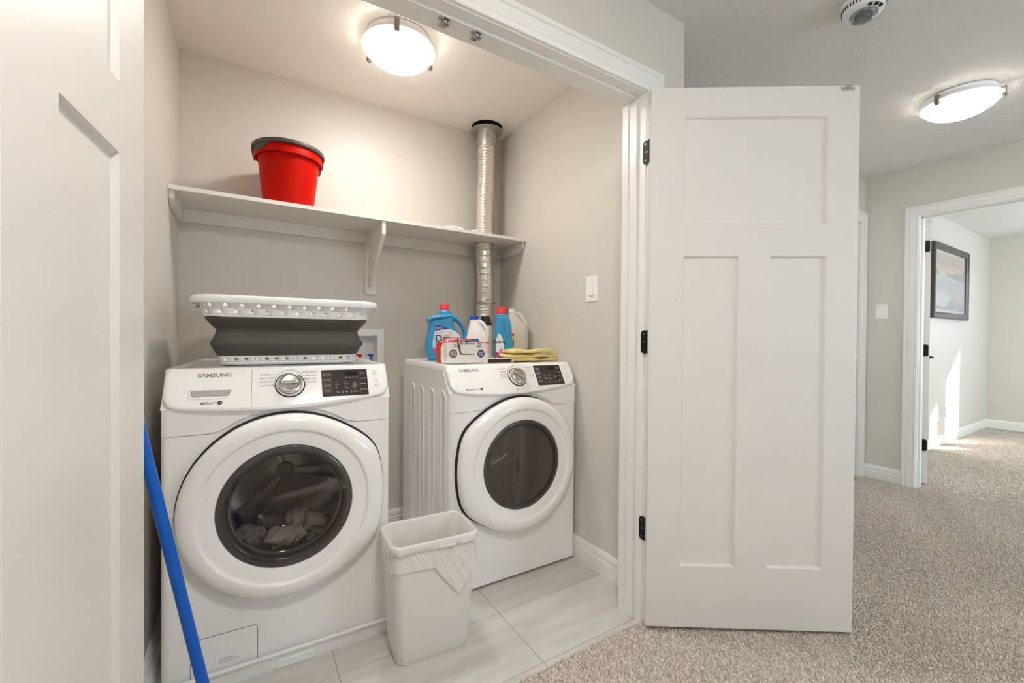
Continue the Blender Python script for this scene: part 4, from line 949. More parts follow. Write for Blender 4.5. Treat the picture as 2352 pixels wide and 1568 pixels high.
# white bleach bottle
BLW = mat('hdpe_white', (236, 236, 236), 0.35)
bl = thing('bleach_bottle', 'white bleach jug with a blue cap behind the cartons on the dryer', 'bottle', (1.018, 1.99, DZ0), R(-16))
def rings_rr(spec, n=5): return [[(x + (e[4] if len(e) > 4 else 0), y, e[0]) for x, y in rrect(e[1], e[2], min(e[3], e[1] / 2 - 0.0005, e[2] / 2 - 0.0005), n)] for e in spec]
q = M(); q.loft(rings_rr([(0.0, 0.104, 0.084, 0.02), (0.004, 0.112, 0.092, 0.025), (0.05, 0.114, 0.094, 0.025), (0.108, 0.114, 0.094, 0.03), (0.130, 0.108, 0.088, 0.035), (0.160, 0.088, 0.074, 0.035, -0.004), (0.185, 0.066, 0.060, 0.029, -0.010), (0.204, 0.048, 0.046, 0.022, -0.014), (0.212, 0.040, 0.040, 0.0195, -0.016), (0.218, 0.040, 0.040, 0.0195, -0.016)])); q.build('body', BLW, bl, smooth=50)
q = M(); q.tube(smoothpath([(-0.002, -0.012, 0.206), (0.020, -0.020, 0.196), (0.040, -0.026, 0.170), (0.049, -0.028, 0.142), (0.046, -0.022, 0.120)], 6), 0.0105, 14, upv=(0, 1, 0)); q.build('handle', BLW, bl, smooth=60)
q = M(); ridgedcap(q, 0.0235, 0.213, 0.231, (-0.016, 0)); q.build('cap', mat('cap_blue', (20, 80, 186), 0.4), bl, smooth=50)
q = M(); f_ = lambda z0, z1, e, k: (setattr(q, 'k', k), q.loft([[(x, y, z) for x, y in rrect(0.114 + e, 0.094 + e, 0.025, 5)] for z in (z0, z1)], False, False))
f_(0.020, 0.098, 0.0008, 0); f_(0.090, 0.096, 0.0012, 1); f_(0.040, 0.086, 0.0011, 2); q.build('label', [LBLW, mat('stripe_red', (214, 50, 66), 0.5), mat('label_blush', (240, 214, 214), 0.5)], bl, smooth=50)
# bottle with black pump cap
bb = thing('detergent_bottle', 'tall off white bottle with a stepped black cap between the bleach and the softener', 'bottle', (1.142, 2.13, DZ0), 0)
CREAM = mat('hdpe_cream', (226, 220, 210), 0.4)
q = M(); q.lathe([(0.001, 0), (0.036, 0), (0.0385, 0.004), (0.039, 0.02), (0.039, 0.148), (0.038, 0.165), (0.034, 0.182), (0.030, 0.190), (0.030, 0.196)], 40, None, False, True); q.build('body', CREAM, bb, smooth=50)
BLK = mat('cap_black', (40, 36, 33), 0.5)
q = M(); q.lathe([(0.033, 0.188), (0.0355, 0.190), (0.0355, 0.206), (0.033, 0.211), (0.0265, 0.214), (0.0265, 0.235), (0.025, 0.238), (0.001, 0.238)], 40, None, True); q.build('cap', BLK, bb, smooth=40)
# small softener bottle
sb_ = thing('softener_bottle', 'slim blue fabric softener bottle with a coral cap by the yellow cloths', 'bottle', (1.168, 1.975, DZ0), R(-18))
S2 = 2830.0
o2 = cv(dense([(1203, 1006), (1192, 960), (1190, 800), (1190, 600), (1192, 480), (1204, 400), (1215, 350), (1250, 332), (1340, 330), (1385, 345), (1418, 400), (1444, 470), (1452, 560), (1462, 680), (1474, 800), (1474, 960), (1462, 1006)], 5), 1333, S2)[::-1]
q = M(); pillow(q, o2, 0.066, 0.018); q.build('body', BLUE, sb_, smooth=60)
nx2 = (1296 - 1333) / S2
q = M(); q.lathe([(0.031, 0.236), (0.029, 0.244), (0.026, 0.246)], 32, Matrix.Translation((nx2, 0, 0)), False, True); q.build('neck', BLUE, sb_, smooth=50)
q = M(); ridgedcap(q, 0.0245, 0.242, 0.285, (nx2, 0), dip=0.003); q.lathe([(0.0262, 0.241), (0.0262, 0.246), (0.0245, 0.2465)], 40, Matrix.Translation((nx2, 0, 0))); q.build('cap', PINKCAP, sb_, smooth=50)
q = M(); gp = cv(dense([(1275, 420), (1340, 405), (1380, 450), (1390, 540), (1380, 640), (1345, 660), (1310, 600), (1285, 500), (1275, 420)], 4), 1333, S2)[::-1]
q.loft([[(x, -0.0332, z) for x, z in offset(gp, -0.004)], [(x, -0.0350, z) for x, z in gp], [(x, -0.0338, z) for x, z in offset(gp, 0.004)], [(x, -0.0332, z) for x, z in offset(gp, 0.012)]], False, True); q.build('grip_recess', BLUE, sb_, smooth=50)
q = M(); Y_ = -0.0336
flat(q, cv(dense([(1245, 600), (1290, 660), (1318, 760), (1320, 860), (1290, 930), (1240, 955), (1205, 950), (1200, 800), (1202, 680)], 4), 1333, S2)[::-1], Y_, 0)
for (x, y, r_, k_) in ((1282, 865, 32, 1), (1230, 925, 34, 2), (1268, 930, 28, 1), (1212, 900, 20, 2)): disc(q, (x - 1333) / S2, (1008 - y) / S2, r_ / S2, Y_ - 0.0003 - 0.0002 * k_, k_)
q.k = 3; q.text('Downy', 0.026, lambda a, b: ((1246 - 1333) / S2 + a, Y_ - 0.001, (1008 - 730) / S2 + b), 'CENTER', 0.9, 0.0003)
ringflat(q, (1228 - 1333) / S2, (1008 - 675) / S2, 0.0045, 0.0052, Y_ - 0.001)
q.build('label', [LBLW, PINK, MAG, INK], sb_, smooth=0, fix=False)
# vinegar jug
VIN = mat('milky_plastic', (232, 230, 224), 0.35, spec=0.4, alpha=0.62)
LIQ = mat('tan_liquid', (206, 190, 160), 0.3, alpha=0.8)
vj = thing('vinegar_jug', 'milky see-through jug half full of tan liquid by the closet right wall', 'bottle', (1.346, 2.12, DZ0), R(-25))
q = M(); q.loft(rings_rr([(0.0, 0.110, 0.092, 0.02), (0.004, 0.122, 0.102, 0.025), (0.165, 0.122, 0.102, 0.025), (0.185, 0.118, 0.098, 0.03), (0.215, 0.096, 0.080, 0.035, -0.008), (0.245, 0.064, 0.058, 0.028, -0.022), (0.262, 0.040, 0.038, 0.018, -0.028), (0.272, 0.034, 0.034, 0.0165, -0.030)])); q.build('body', VIN, vj, smooth=50)
q = M(); q.tube(smoothpath([(-0.012, -0.02, 0.262), (0.012, -0.024, 0.256), (0.034, -0.032, 0.226), (0.046, -0.040, 0.198), (0.040, -0.036, 0.178)], 6), 0.0115, 14, upv=(0, 1, 0)); q.build('handle', VIN, vj, smooth=60)
q = M(); q.loft(rings_rr([(0.003, 0.112, 0.092, 0.02), (0.09, 0.116, 0.096, 0.022), (0.112, 0.116, 0.096, 0.022)])); q.build('liquid', LIQ, vj, smooth=50)
q = M(); ridgedcap(q, 0.0185, 0.268, 0.288, (-0.030, 0)); q.build('cap', PLASTW, vj, smooth=50)
# yellow shaker can
yc = thing('shaker_can', 'small yellow canister with a red lid wedged behind the slim blue bottle', 'canister', (1.247, 2.045, DZ0), 0)
YEL = mat('can_yellow', (244, 216, 40), 0.4)
q = M(); q.lathe([(0.001, 0), (0.027, 0), (0.0275, 0.002), (0.0275, 0.132), (0.026, 0.134)], 32, None, False, True); q.build('body', YEL, yc, smooth=40)
q = M(); q.lathe([(0.0282, 0.131), (0.0282, 0.142), (0.026, 0.145), (0.001, 0.146)], 32, None, True); q.build('lid', mat('lid_red', (226, 52, 34), 0.4), yc, smooth=40)
q = M()
for (a_, z_, w_, h_, k_) in ((-62, 0.090, 0.5, 0.036, 0), (-50, 0.105, 0.25, 0.016, 0), (-62, 0.086, 0.2, 0.016, 1), (-62, 0.050, 0.7, 0.012, 0), (-62, 0.030, 0.8, 0.006, 0)):
    q.k = k_; V = []; n_ = 14
    for i in range(n_): t_ = 2 * pi * i / n_; aa = R(a_) + w_ / 2 * cos(t_); V.append(((0.0278 + 0.0002 * k_) * cos(aa), (0.0278 + 0.0002 * k_) * sin(aa), z_ + h_ / 2 * sin(t_)))
    q.add(V, [tuple(range(n_))])
q.build('print', [mat('ink_brown', (72, 44, 26), 0.5), mat('ink_rust', (176, 84, 40), 0.5)], yc, smooth=0, fix=False)
# white dryer-sheet box, front
CARD = mat('white_card', (234, 230, 224), 0.6); CARDD = mat('card_inside', (96, 74, 60), 0.8)
wx = thing('dryer_sheet_box', 'white dryer sheet box with a torn perforated flap, brown and navy dots', 'box', (0.870, 1.80, DZ0), R(1.0))
q = M(); hw = 0.101; q.box(-hw, hw, 0, 0.058, 0, 0.094); q.build('carton', CARD, wx, bevel=0.0015)
q = M(); q.prism([(-hw - 0.001, 0.0), (-hw - 0.001, 0.094), (-hw - 0.012, 0.088), (-hw - 0.020, 0.07), (-hw - 0.020, 0.02), (-hw - 0.014, 0.004)], XZ, 0.028, 0.030); q.build('end_flap', CARD, wx)
q = M(); cw_ = lambda pts: [((x - 775) / 3020.0, (1062 - y) / 3020.0) for x, y in pts]
flat(q, cw_([(600, 735), (625, 728), (650, 800), (682, 925), (672, 940), (660, 938), (645, 880), (630, 820)])[::-1], -0.0012, 0)
flat(q, cw_([(682, 925), (780, 934), (893, 932), (893, 941), (780, 945), (672, 940)])[::-1], -0.0012, 0)
flat(q, cw_([(540, 748), (600, 735), (612, 752), (560, 760)])[::-1], -0.0012, 0)
disc(q, (557 - 775) / 3020, (1062 - 925) / 3020, 0.0198, -0.0012, 1, 32); disc(q, (992 - 775) / 3020, (1062 - 930) / 3020, 0.0188, -0.0012, 2, 32)
q.k = 3; TT = lambda px, py, k=0.0013: (lambda a, b: ((px - 775) / 3020 + a, -k, (1062 - py) / 3020 + b))
q.text('ple. Effective. Trus', 0.0165, TT(650, 785, 0.0028), 'LEFT', 0.93, 0.0002); q.text('Simp', 0.0165, TT(568, 818), 'LEFT', 0.93, 0.0002); q.text('ted.', 0.0165, TT(932, 824), 'LEFT', 0.93, 0.0002)
q.k = 4
for i, s_ in enumerate(('MADE WITH', 'ESSENTIAL OILS', '& PLANT BASED', 'SOFTENERS')): q.text(s_, 0.0048, TT(557, 898 + 18 * i, 0.0016), 'CENTER', 0.95, 0.0002)
for i, s_ in enumerate(('REDUCES', 'STATIC', 'CLING')): q.text(s_, 0.0075, TT(992, 910 + 24 * i, 0.0016), 'CENTER', 0.95, 0.0002)
q.build('print', [CARDD, mat('dot_brown', (124, 78, 44), 0.5), mat('dot_navy', (58, 60, 116), 0.5), DARKTXT, LBLW], wx, smooth=0, fix=False)
q = M(); q.prism(cw_([(660, 800), (690, 918), (890, 926), (938, 770), (900, 760), (700, 765)])[::-1], XZ, -0.0022, -0.0010); q.build('torn_flap', CARD, wx, bevel=0.0004)
# red box behind it
RB = mat('box_red', (224, 66, 30), 0.45); RF = mat('foil_orange', (222, 74, 22), 0.18, spec=0.7, coat=0.6)
rx = thing('red_box', 'opened red and blue carton with glossy orange flap behind the white box', 'box', (0.880, 1.875, DZ0), R(2))
q = M(); q.box(-0.112, 0.10, 0, 0.05, 0, 0.098); q.build('carton', RB, rx, bevel=0.001)
q = M(); rg = []
for i in range(13):
    s_ = i / 12; x = -0.098 + 0.15 * s_; hgt = 0.012 * sin(pi * s_) ** 0.7
    rg.append([(x, -0.006, 0.103 + hgt + 0.006 * (1 - s_)), (x, 0.012, 0.108 + hgt + 0.004 * sin(7 * s_)), (x, 0.05, 0.104 + hgt * 0.6), (x, 0.05, 0.1015 + hgt * 0.6), (x, 0.012, 0.1045 + hgt), (x, -0.006, 0.0995 + hgt * 0.8)])
q.loft(rg); q.build('orange_flap', RF, rx, smooth=50)
q = M(); q.prism([(0.020, 0.0985), (0.098, 0.0985), (0.092, 0.114), (0.030, 0.112)], XZ, 0.008, 0.010); q.build('blue_flap', mat('flap_blue', (30, 116, 196), 0.4), rx)
# flat open carton
fc_ = thing('flat_carton', 'small flat white carton with an open end at the front of the dryer top', 'box', (1.018, 1.748, DZ0), R(-1))
q = M()
for b in ((-0.066, 0.066, 0.0, 0.0012), (-0.066, 0.066, 0.0188, 0.020)): q.box(b[0], b[1], 0, 0.055, b[2], b[3])
q.box(-0.066, -0.0648, 0, 0.055, 0, 0.02); q.box(0.0648, 0.066, 0, 0.055, 0, 0.02); q.box(-0.065, 0.065, 0.052, 0.055, 0.001, 0.019); q.build('sleeve', CARD, fc_, bevel=0.0004)
q = M(); q.box(-0.0645, 0.0645, 0.012, 0.0515, 0.0014, 0.0186); q.build('dark_inner', CARDD, fc_)  # dark block set back inside the open end
M().prism([(-0.066, 0.020), (-0.066, 0.0), (-0.076, 0.001), (-0.073, 0.017)], XZ, -0.002, -0.0008).build('side_tab', CARD, fc_); M().prism([(0.066, 0.020), (0.066, 0.0), (0.072, 0.004), (0.073, 0.019)], XZ, -0.002, -0.0008).build('side_tab', CARD, fc_)
# folded yellow cloths
YCL = mat('cloth_yellow', (240, 222, 146), 0.85, sheen=0.2, bump=(400, 0.2, 0.001))
def cloth(z0, w_, d_, th, cx_, cy_, seed, label):
    """a folded cloth: layers that meet in a round fold on the left"""
    q = M(); nu, nv = 40, 14; rings = []
    nl = 3
    for v in range(nv + 1):
        y = -d_ / 2 + d_ * v / nv; loop = []
        for k in range(nl):
            pass
        prof_ = []
        for i in range(nu + 1): s_ = i / nu; prof_.append((w_ / 2 - w_ * s_, th))
        for i in range(1, 8): a = R(90 + 180 * i / 8); prof_.append((-w_ / 2 + th / 2 * cos(a), th / 2 + th / 2 * sin(a)))
        for i in range(nu + 1): s_ = i / nu; prof_.append((-w_ / 2 + w_ * s_, 0))
        for i in range(1, 8): a = R(-90 + 180 * i / 8); prof_.append((w_ / 2 + th / 2 * cos(a), th / 2 + th / 2 * sin(a)))
        e = 1 - 0.35 * (abs(2 * v / nv - 1)) ** 6
        for x, z in prof_:
            nn = noise.noise(Vector((x * 13 + seed, y * 10, seed))); n2 = noise.noise(Vector((x * 30 + seed, y * 22, seed + 5)))
            zz = th / 2 + (z - th / 2) * e + (0.010 * nn + 0.004 * n2) * (1 if z > th * 0.5 else 0.35)
            loop.append((x * (1 + 0.03 * nn), y + 0.012 * noise.noise(Vector((x * 8, seed, z * 60))) * 1.5, max(0.0003, zz)))
        rings.append(loop)
    q.loft(rings)
    o = q.build('folded_cloth', YCL, smooth=80); o.location = (cx_, cy_, z0); return tag(o, label, 'cloth', 'folded yellow cloths')
cloth(DZ0, 0.262, 0.13, 0.017, 1.262, 1.87, 1.3, 'bottom folded yellow cloth of the pile on the dryer')
cloth(DZ0 + 0.0195, 0.270, 0.125, 0.018, 1.258, 1.87, 4.1, 'middle folded yellow cloth of the pile on the dryer')
cloth(DZ0 + 0.0410, 0.240, 0.12, 0.018, 1.258, 1.87, 8.2, 'topmost folded yellow cloth of the pile on the dryer')

# ================================================================== waste bin and liner
bn = thing('waste_bin', 'white plastic waste bin standing between the washer and the dryer', 'waste bin', (0.562, 1.474, 0), R(-3.5))
BIN = mat('bin_plastic', (236, 234, 230), 0.4, spec=0.45)
def rr_ring(w_, d_, r_, z, n=10): return [(x, y, z) for x, y in rrect(w_, d_, r_, n)]
q = M(); q.loft([rr_ring(0.255, 0.160, 0.03, 0.0), rr_ring(0.262, 0.167, 0.032, 0.004), rr_ring(0.268, 0.173, 0.032, 0.046), rr_ring(0.272, 0.177, 0.032, 0.050), rr_ring(0.296, 0.204, 0.034, 0.388), rr_ring(0.308, 0.217, 0.036, 0.390), rr_ring(0.310, 0.219, 0.036, 0.408), rr_ring(0.304, 0.213, 0.034, 0.412), rr_ring(0.292, 0.200, 0.03, 0.410), rr_ring(0.286, 0.194, 0.03, 0.38), rr_ring(0.258, 0.164, 0.028, 0.01)]); q.build('body', BIN, bn, smooth=40)
lb = mat('liner_film', (240, 238, 234), 0.22, spec=0.5, alpha=0.86)
ln = tag(bpy.data.objects.new('bin_liner', None), 'crinkled white plastic liner folded over the rim of the waste bin', 'bin liner'); COL.objects.link(ln); ln.location = (0.562, 1.474, 0.30); ln.rotation_euler = (0, 0, R(-3.5))
NS = 320
def oring(w_, d_, r_): return outl_pts(w_ / 2, d_ / 2, r_, NS)
def fr_of(p): return p
def hem(v):
    x, y = v.x, v.y
    z = 0.318 + 0.010 * noise.noise(Vector((x * 14, y * 14, 2)))
    if y < -0.05:
        z -= 0.105 * max(0.0, 1 - abs(x - 0.075) / 0.085) ** 1.0 if x < 0.075 else 0.105 * max(0, 1 - abs(x - 0.075) / 0.075)
        if x < 0.0: z += 0.006
    elif x > 0.1: z += 0.02
    return z
inner = oring(0.270, 0.178, 0.035); o1 = oring(0.288, 0.197, 0.03); top_ = oring(0.300, 0.209, 0.034); o2_ = oring(0.3135, 0.2225, 0.037); o3 = oring(0.304, 0.212, 0.036); o4 = oring(0.300, 0.207, 0.036)
rings = []
for z, ring_ in ((0.06, oring(0.235, 0.14, 0.04)), (0.20, oring(0.255, 0.162, 0.04)), (0.30, oring(0.264, 0.170, 0.04)), (0.36, inner), (0.395, o1), (0.412, oring(0.295, 0.203, 0.033)), (0.4155, top_), (0.4115, o2_), (0.398, o2_), (0.389, o2_), (0.384, o3)):
    amp = 0.010 if z < 0.39 and ring_ is not o3 else 0.0012
    rg = []
    for k, v in enumerate(ring_):
        n_ = v.normalized(); d = amp * (noise.noise(Vector((v.x * 22, v.y * 22, z * 9))) - 0.5 * abs(noise.noise(Vector((v.x * 40, v.y * 40, z * 16)))))
        if ring_ in (o2_, o3, top_): d = abs(d)
        rg.append((v.x + n_.x * d, v.y + n_.y * d, z - 0.30))
    rings.append(rg)
for i in range(1, 19):
    t_ = i / 18; rg = []
    for k, v in enumerate(o4):
        h_ = hem(v); z = 0.384 + (h_ - 0.384) * t_; n_ = Vector((v.x / 0.15, v.y / 0.10)).normalized()
        d = 0.0012 + 0.0045 * abs(noise.noise(Vector((v.x * 9, v.y * 9, z * 60 + v.x * 90)))) + 0.0055 * t_ * abs(noise.noise(Vector((v.x * 18, v.y * 18, z * 24 + 5 + v.x * 60)))) + 0.003 * t_
        rg.append((v.x + n_.x * d, v.y + n_.y * d, z - 0.30))
    rings.append(rg)
q = M(); q.loft(rings, True, False); q.build('film', lb, ln, smooth=70)

# ================================================================== blue pole (broom) by the left door
BLP = mat('pole_blue', (0, 92, 196), 0.3, spec=0.5)
pa = Vector((-0.0525, 1.30, 0.02)); pd = Vector((-0.118, 0.0, 0.631)).normalized()
bm_ = thing('broom', 'bright blue broom handle leaning beside the left closet door', 'broom', (-0.0525, 1.30, 0), 0)
q = M(); q.cyl(pa + pd * 0.09, pa + pd * 1.135, 0.0128, n=28); q.build('handle', BLP, bm_, world=True, smooth=50)
q = M(); q.cyl(pa + pd * 1.135, pa + pd * 1.142, 0.0128, 0.009, n=28); q.build('end_cap', BLK, bm_, world=True)
q = M(); q.loft([[(x, y, z) for x, y in rrect(w_, d_, 0.012, 4, -0.062, 1.30)] for z, w_, d_ in ((0.075, 0.23, 0.05), (0.10, 0.22, 0.05), (0.115, 0.06, 0.035), (0.15, 0.034, 0.032))]); q.build('head', BLK, bm_, world=True)
q = M()
for i in range(28):
    for j in range(4): x = -0.168 + 0.0079 * i; y = 1.283 + 0.0112 * j; q.cyl((x, y, 0.078), (x + rng.uniform(-0.006, 0.006) + (x + 0.062) * 0.08, y + (y - 1.30) * 0.5, 0.001), 0.003, 0.002, n=5)
b_ = q.build('bristles', mat('bristle', (60, 66, 74), 0.7), bm_, world=True); b_['kind'] = 'stuff'

# ================================================================== lamps
def bowlmat(name, strength):
    m = bpy.data.materials.new(name); m.use_nodes = True; nt = m.node_tree; b = nt.nodes['Principled BSDF']
    b.inputs['Base Color'].default_value = (0.9, 0.88, 0.84, 1); b.inputs['Roughness'].default_value = 0.25
    b.inputs['Emission Color'].default_value = (*WARM, 1)
    # the two bulbs sit over the middle of the bowl: the frosted edge glows less
    tc = nt.nodes.new('ShaderNodeTexCoord'); sx = nt.nodes.new('ShaderNodeSeparateXYZ'); cb = nt.nodes.new('ShaderNodeCombineXYZ'); ln_ = nt.nodes.new('ShaderNodeVectorMath'); ln_.operation = 'LENGTH'
    nt.links.new(tc.outputs['Object'], sx.inputs[0]); nt.links.new(sx.outputs[0], cb.inputs[0]); nt.links.new(sx.outputs[1], cb.inputs[1]); nt.links.new(cb.outputs[0], ln_.inputs[0])
    mr = nt.nodes.new('ShaderNodeMapRange'); mr.interpolation_type = 'SMOOTHSTEP'
    for k_, v_ in zip(('From Min', 'From Max', 'To Min', 'To Max'), (0.08, 0.146, strength * 1.25, 0.35)): mr.inputs[k_].default_value = v_
    nt.links.new(ln_.outputs['Value'], mr.inputs['Value']); nt.links.new(mr.outputs[0], b.inputs['Emission Strength'])
    return m
FROST = mat('frosted_rim', (236, 232, 226), 0.25, spec=0.5, emit=(WARM, 0.3))
NICK = mat('nickel_clip', (150, 140, 128), 0.3, metal=0.9)
def dome_lamp(label, x, y, strength, ang):
    t = thing('ceiling_lamp', label, 'ceiling lamp', (x, y, ZC), ang, 'dome ceiling lamps')
    q = M(); q.lathe([(0.130, -0.001), (0.138, -0.004), (0.138, -0.012), (0.134, -0.016), (0.143, -0.040), (0.140, -0.043), (0.001, -0.043)], 48, None, True); q.build('base_plate', PLASTW, t, smooth=40)
    q = M(); q.lathe([(0.150, -0.052), (0.146, -0.060), (0.132, -0.076), (0.108, -0.094), (0.075, -0.108), (0.038, -0.116), (0.001, -0.118)], 36); q.build('glass_bowl', bowlmat('lamp_glow', strength), t, smooth=60)
    q = M(); q.lathe([(0.138, -0.0505), (0.152, -0.0535), (0.157, -0.052), (0.158, -0.049), (0.156, -0.046), (0.150, -0.046), (0.138, -0.0470)], 64); q.build('glass_rim', FROST, t, smooth=60)
    for k in range(3):
        a = R(120 * k); q = M(); c, s_ = cos(a), sin(a)
        q.box(-0.010, 0.010, -0.002, 0.002, -0.060, -0.020, Matrix.Translation((0.161 * c, 0.161 * s_, 0)) @ Matrix.Rotation(a + pi / 2, 4, 'Z'))
        q.cyl((0.160 * c, 0.160 * s_, -0.056), (0.151 * c, 0.151 * s_, -0.065), 0.010, n=18); q.cyl((0.13 * c, 0.13 * s_, -0.022), (0.162 * c, 0.162 * s_, -0.022), 0.004, n=10)
        q.build('clip', NICK, t, bevel=0.001)
    return t
dome_lamp('lit glass dome lamp on the closet ceiling above the washer', 0.562, 1.868, LAMP_CLOSET, R(10))
dome_lamp('lit glass dome lamp on the hallway ceiling past the open door', 3.205, 0.688, LAMP_HALL, R(40))
dome_lamp('added unseen dome lamp on the hallway ceiling right above the viewer, fill light for the closet', 0.35, 0.08, LAMP_FILL, R(0))  # added fill lamp, out of view, brightens the closet fronts

# ================================================================== smoke detector
sd = thing('smoke_detector', 'round white smoke detector with a clear strobe lens on the hallway ceiling', 'smoke detector', (2.012, 0.700, ZC), R(20))
q = M(); q.lathe([(0.070, -0.001), (0.072, -0.003), (0.072, -0.012), (0.068, -0.016), (0.066, -0.034), (0.062, -0.044), (0.050, -0.050), (0.001, -0.051)], 48, None, True); q.build('housing', PLASTW, sd, smooth=40)
q = M()
for k in range(40):
    a = R(9 * k); T_ = Matrix.Rotation(a, 4, 'Z'); q.box(0.0655, 0.0685, -0.0018, 0.0018, -0.032, -0.019, T_)
q.build('vent_slot', DARKGAP, sd)
q = M(); q.lathe([(0.044, -0.0505), (0.043, -0.058), (0.036, -0.066), (0.020, -0.071), (0.001, -0.072)], 40, None, True); q.build('lens', mat('clear_lens', (225, 228, 230), 0.08, trans=0.85, spec=0.6), sd, smooth=60)
q = M(); q.lathe([(0.018, -0.051), (0.014, -0.062), (0.001, -0.063)], 20, None, True); q.build('strobe_bulb', mat('strobe', (96, 92, 88), 0.25, metal=0.7), sd, smooth=60)
for k in range(3):
    q = M(); a = R(200 + 22 * k); q.box(0.050, 0.060, -0.006, 0.006, -0.0515, -0.046, Matrix.Rotation(a, 4, 'Z')); q.build('sounder_slot', DARKGAP, sd)

# ================================================================== roller catches under the header
for i, (x, lb_) in enumerate(((0.497, 'steel roller catch under the closet header, nearer the closet lamp'), (0.603, 'steel roller catch under the closet header, nearer the open right door'))):
    c = thing('roller_catch', lb_, 'catch', (x, 1.195, ZJ - 0.011), 0, 'roller catches on the header')
    q = M(); q.box(-0.008, 0.010, -0.012, 0.032, -0.002, 0.0); q.box(-0.008, -0.006, -0.008, 0.016, -0.014, -0.001); q.box(-0.006, 0.010, 0.012, 0.030, -0.004, -0.002); q.box(-0.020, -0.006, -0.008, 0.004, -0.003, 0); q.build('bracket', CHROME, c, bevel=0.0005)
    for k in (-0.001, 0.010):
        q = M(); q.cyl((k, -0.009, -0.009), (k, 0.007, -0.009), 0.0052, n=16); q.build('roller', mat('roller', (176, 172, 166), 0.35, metal=0.6), c, bevel=0.0008)

# ================================================================== switches and outlets
def rocker(name, label, org, ax, nrm, w_, h_, cat='switch', outlet=False):
    """ax: horizontal axis on the wall, nrm: out of the wall"""
    t = thing(name, label, cat, org); ax = Vector(ax); nrm = Vector(nrm)
    f_ = lambda a, b, k: tuple(ax * a + Vector((0, 0, 1)) * b + nrm * k)
    q = M(); o_ = rrect(w_, h_, 0.004, 4); q.loft([[f_(a, b, 0.0005) for a, b in o_], [f_(a, b, 0.003) for a, b in o_], [f_(a, b, 0.0055) for a, b in offset(o_, 0.003)]]); q.build('cover_plate', PLASTW, t, smooth=35)
    q = M(); i_ = rrect(0.034, 0.067, 0.002, 3); q.prism(i_, f_, 0.0055, 0.0064); q.build('surround', PLASTW, t, smooth=0)
    if not outlet:
        q = M(); V = [(-0.0145, 0.031, 0.0064), (0.0145, 0.031, 0.0064), (0.0145, -0.031, 0.0064), (-0.0145, -0.031, 0.0064)]; Tt = [(-0.0145, 0.031, 0.0072), (0.0145, 0.031, 0.0072), (0.0145, -0.031, 0.0125), (-0.0145, -0.031, 0.0125)]
        q.loft([[f_(*v) for v in V], [f_(*v) for v in Tt]]); q.build('rocker', PLASTW, t, smooth=0, bevel=0.0008)
    else:
        for zz in (0.018, -0.018):
            q = M()
            for aa in (-0.006, 0.006): q.box(*[c for pr in zip(f_(aa - 0.001, zz - 0.004, 0.0064), f_(aa + 0.001, zz + 0.004, 0.0068)) for c in pr])
            q.build('socket_slot', DARKGAP, t)
    q = M()
    for zz in (0.042, -0.042):
        c = Vector(f_(0, zz, 0.0055)); q.cyl(c, c + nrm * 0.0008, 0.003, n=12)
    q.build('plate_screw', PLASTW, t)
    return t
rocker('light_switch', 'white rocker light switch on the closet right wall', (XR, 1.564, 1.348), (0, -1, 0), (-1, 0, 0), 0.082, 0.124)
rocker('light_switch', 'white rocker light switch on the hallway wall beside the bedroom doorway', (HX1, 1.339, 1.336), (0, -1, 0), (-1, 0, 0), 0.078, 0.118)
rocker('wall_outlet', 'white wall outlet on the bedroom wall between the sun patches', (6.150, HYB, 0.32), (1, 0, 0), (0, -1, 0), 0.07, 0.115, 'outlet', True)
rocker('wall_outlet', 'white wall outlet inside the brighter sun patch on the bedroom wall', (6.455, HYB, 0.34), (1, 0, 0), (0, -1, 0), 0.07, 0.115, 'outlet', True)

# ================================================================== framed picture
PX0, PX1, PZ0, PZ1 = 5.835, 7.030, 1.343, 2.112
pf = thing('framed_picture', 'framed misty lake landscape print in a dark frame on the bedroom wall', 'picture', ((PX0 + PX1) / 2, HYB, PZ0))
FR = mat('frame_pewter', (74, 70, 68), 0.28, metal=0.35, spec=0.6)
q = M(); prof = [(0.0, 0.001), (0.0, 0.040), (0.012, 0.046), (0.030, 0.044), (0.050, 0.034), (0.062, 0.030), (0.066, 0.022), (0.066, 0.001)]
rg = []
for cx_, cz_, sx, sz in ((PX0, PZ0, 1, 1), (PX1, PZ0, -1, 1), (PX1, PZ1, -1, -1), (PX0, PZ1, 1, -1)): rg.append([(cx_ + sx * a, HYB - b, cz_ + sz * a) for a, b in prof])
q.loft(rg, loop=True); q.build('frame', FR, pf, world=True, smooth=30)
q = M(); k = 0.064; q.box(PX0 + k, PX1 - k, HYB - 0.018, HYB - 0.004, PZ0 + k, PZ1 - k); q.build('mat_board', mat('mat_board', (226, 222, 216), 0.7), pf, world=True)
# print: procedural misty landscape
pm = bpy.data.materials.new('lake_print'); pm.use_nodes = True; nt = pm.node_tree; b = nt.nodes['Principled BSDF']; b.inputs['Roughness'].default_value = 0.35
tcn = nt.nodes.new('ShaderNodeTexCoord'); sp = nt.nodes.new('ShaderNodeSeparateXYZ'); nt.links.new(tcn.outputs['Generated'], sp.inputs[0])
nn = nt.nodes.new('ShaderNodeTexNoise'); nn.inputs['Scale'].default_value = 4; nn.inputs['Detail'].default_value = 5; mp_ = nt.nodes.new('ShaderNodeMapping'); mp_.inputs['Scale'].default_value = (1.2, 1, 4); nt.links.new(tcn.outputs['Generated'], mp_.inputs[0]); nt.links.new(mp_.outputs[0], nn.inputs['Vector'])
ma = nt.nodes.new('ShaderNodeMath'); ma.operation = 'MULTIPLY_ADD'; ma.inputs[1].default_value = 0.14; nt.links.new(nn.outputs[0], ma.inputs[0]); nt.links.new(sp.outputs[2], ma.inputs[2])
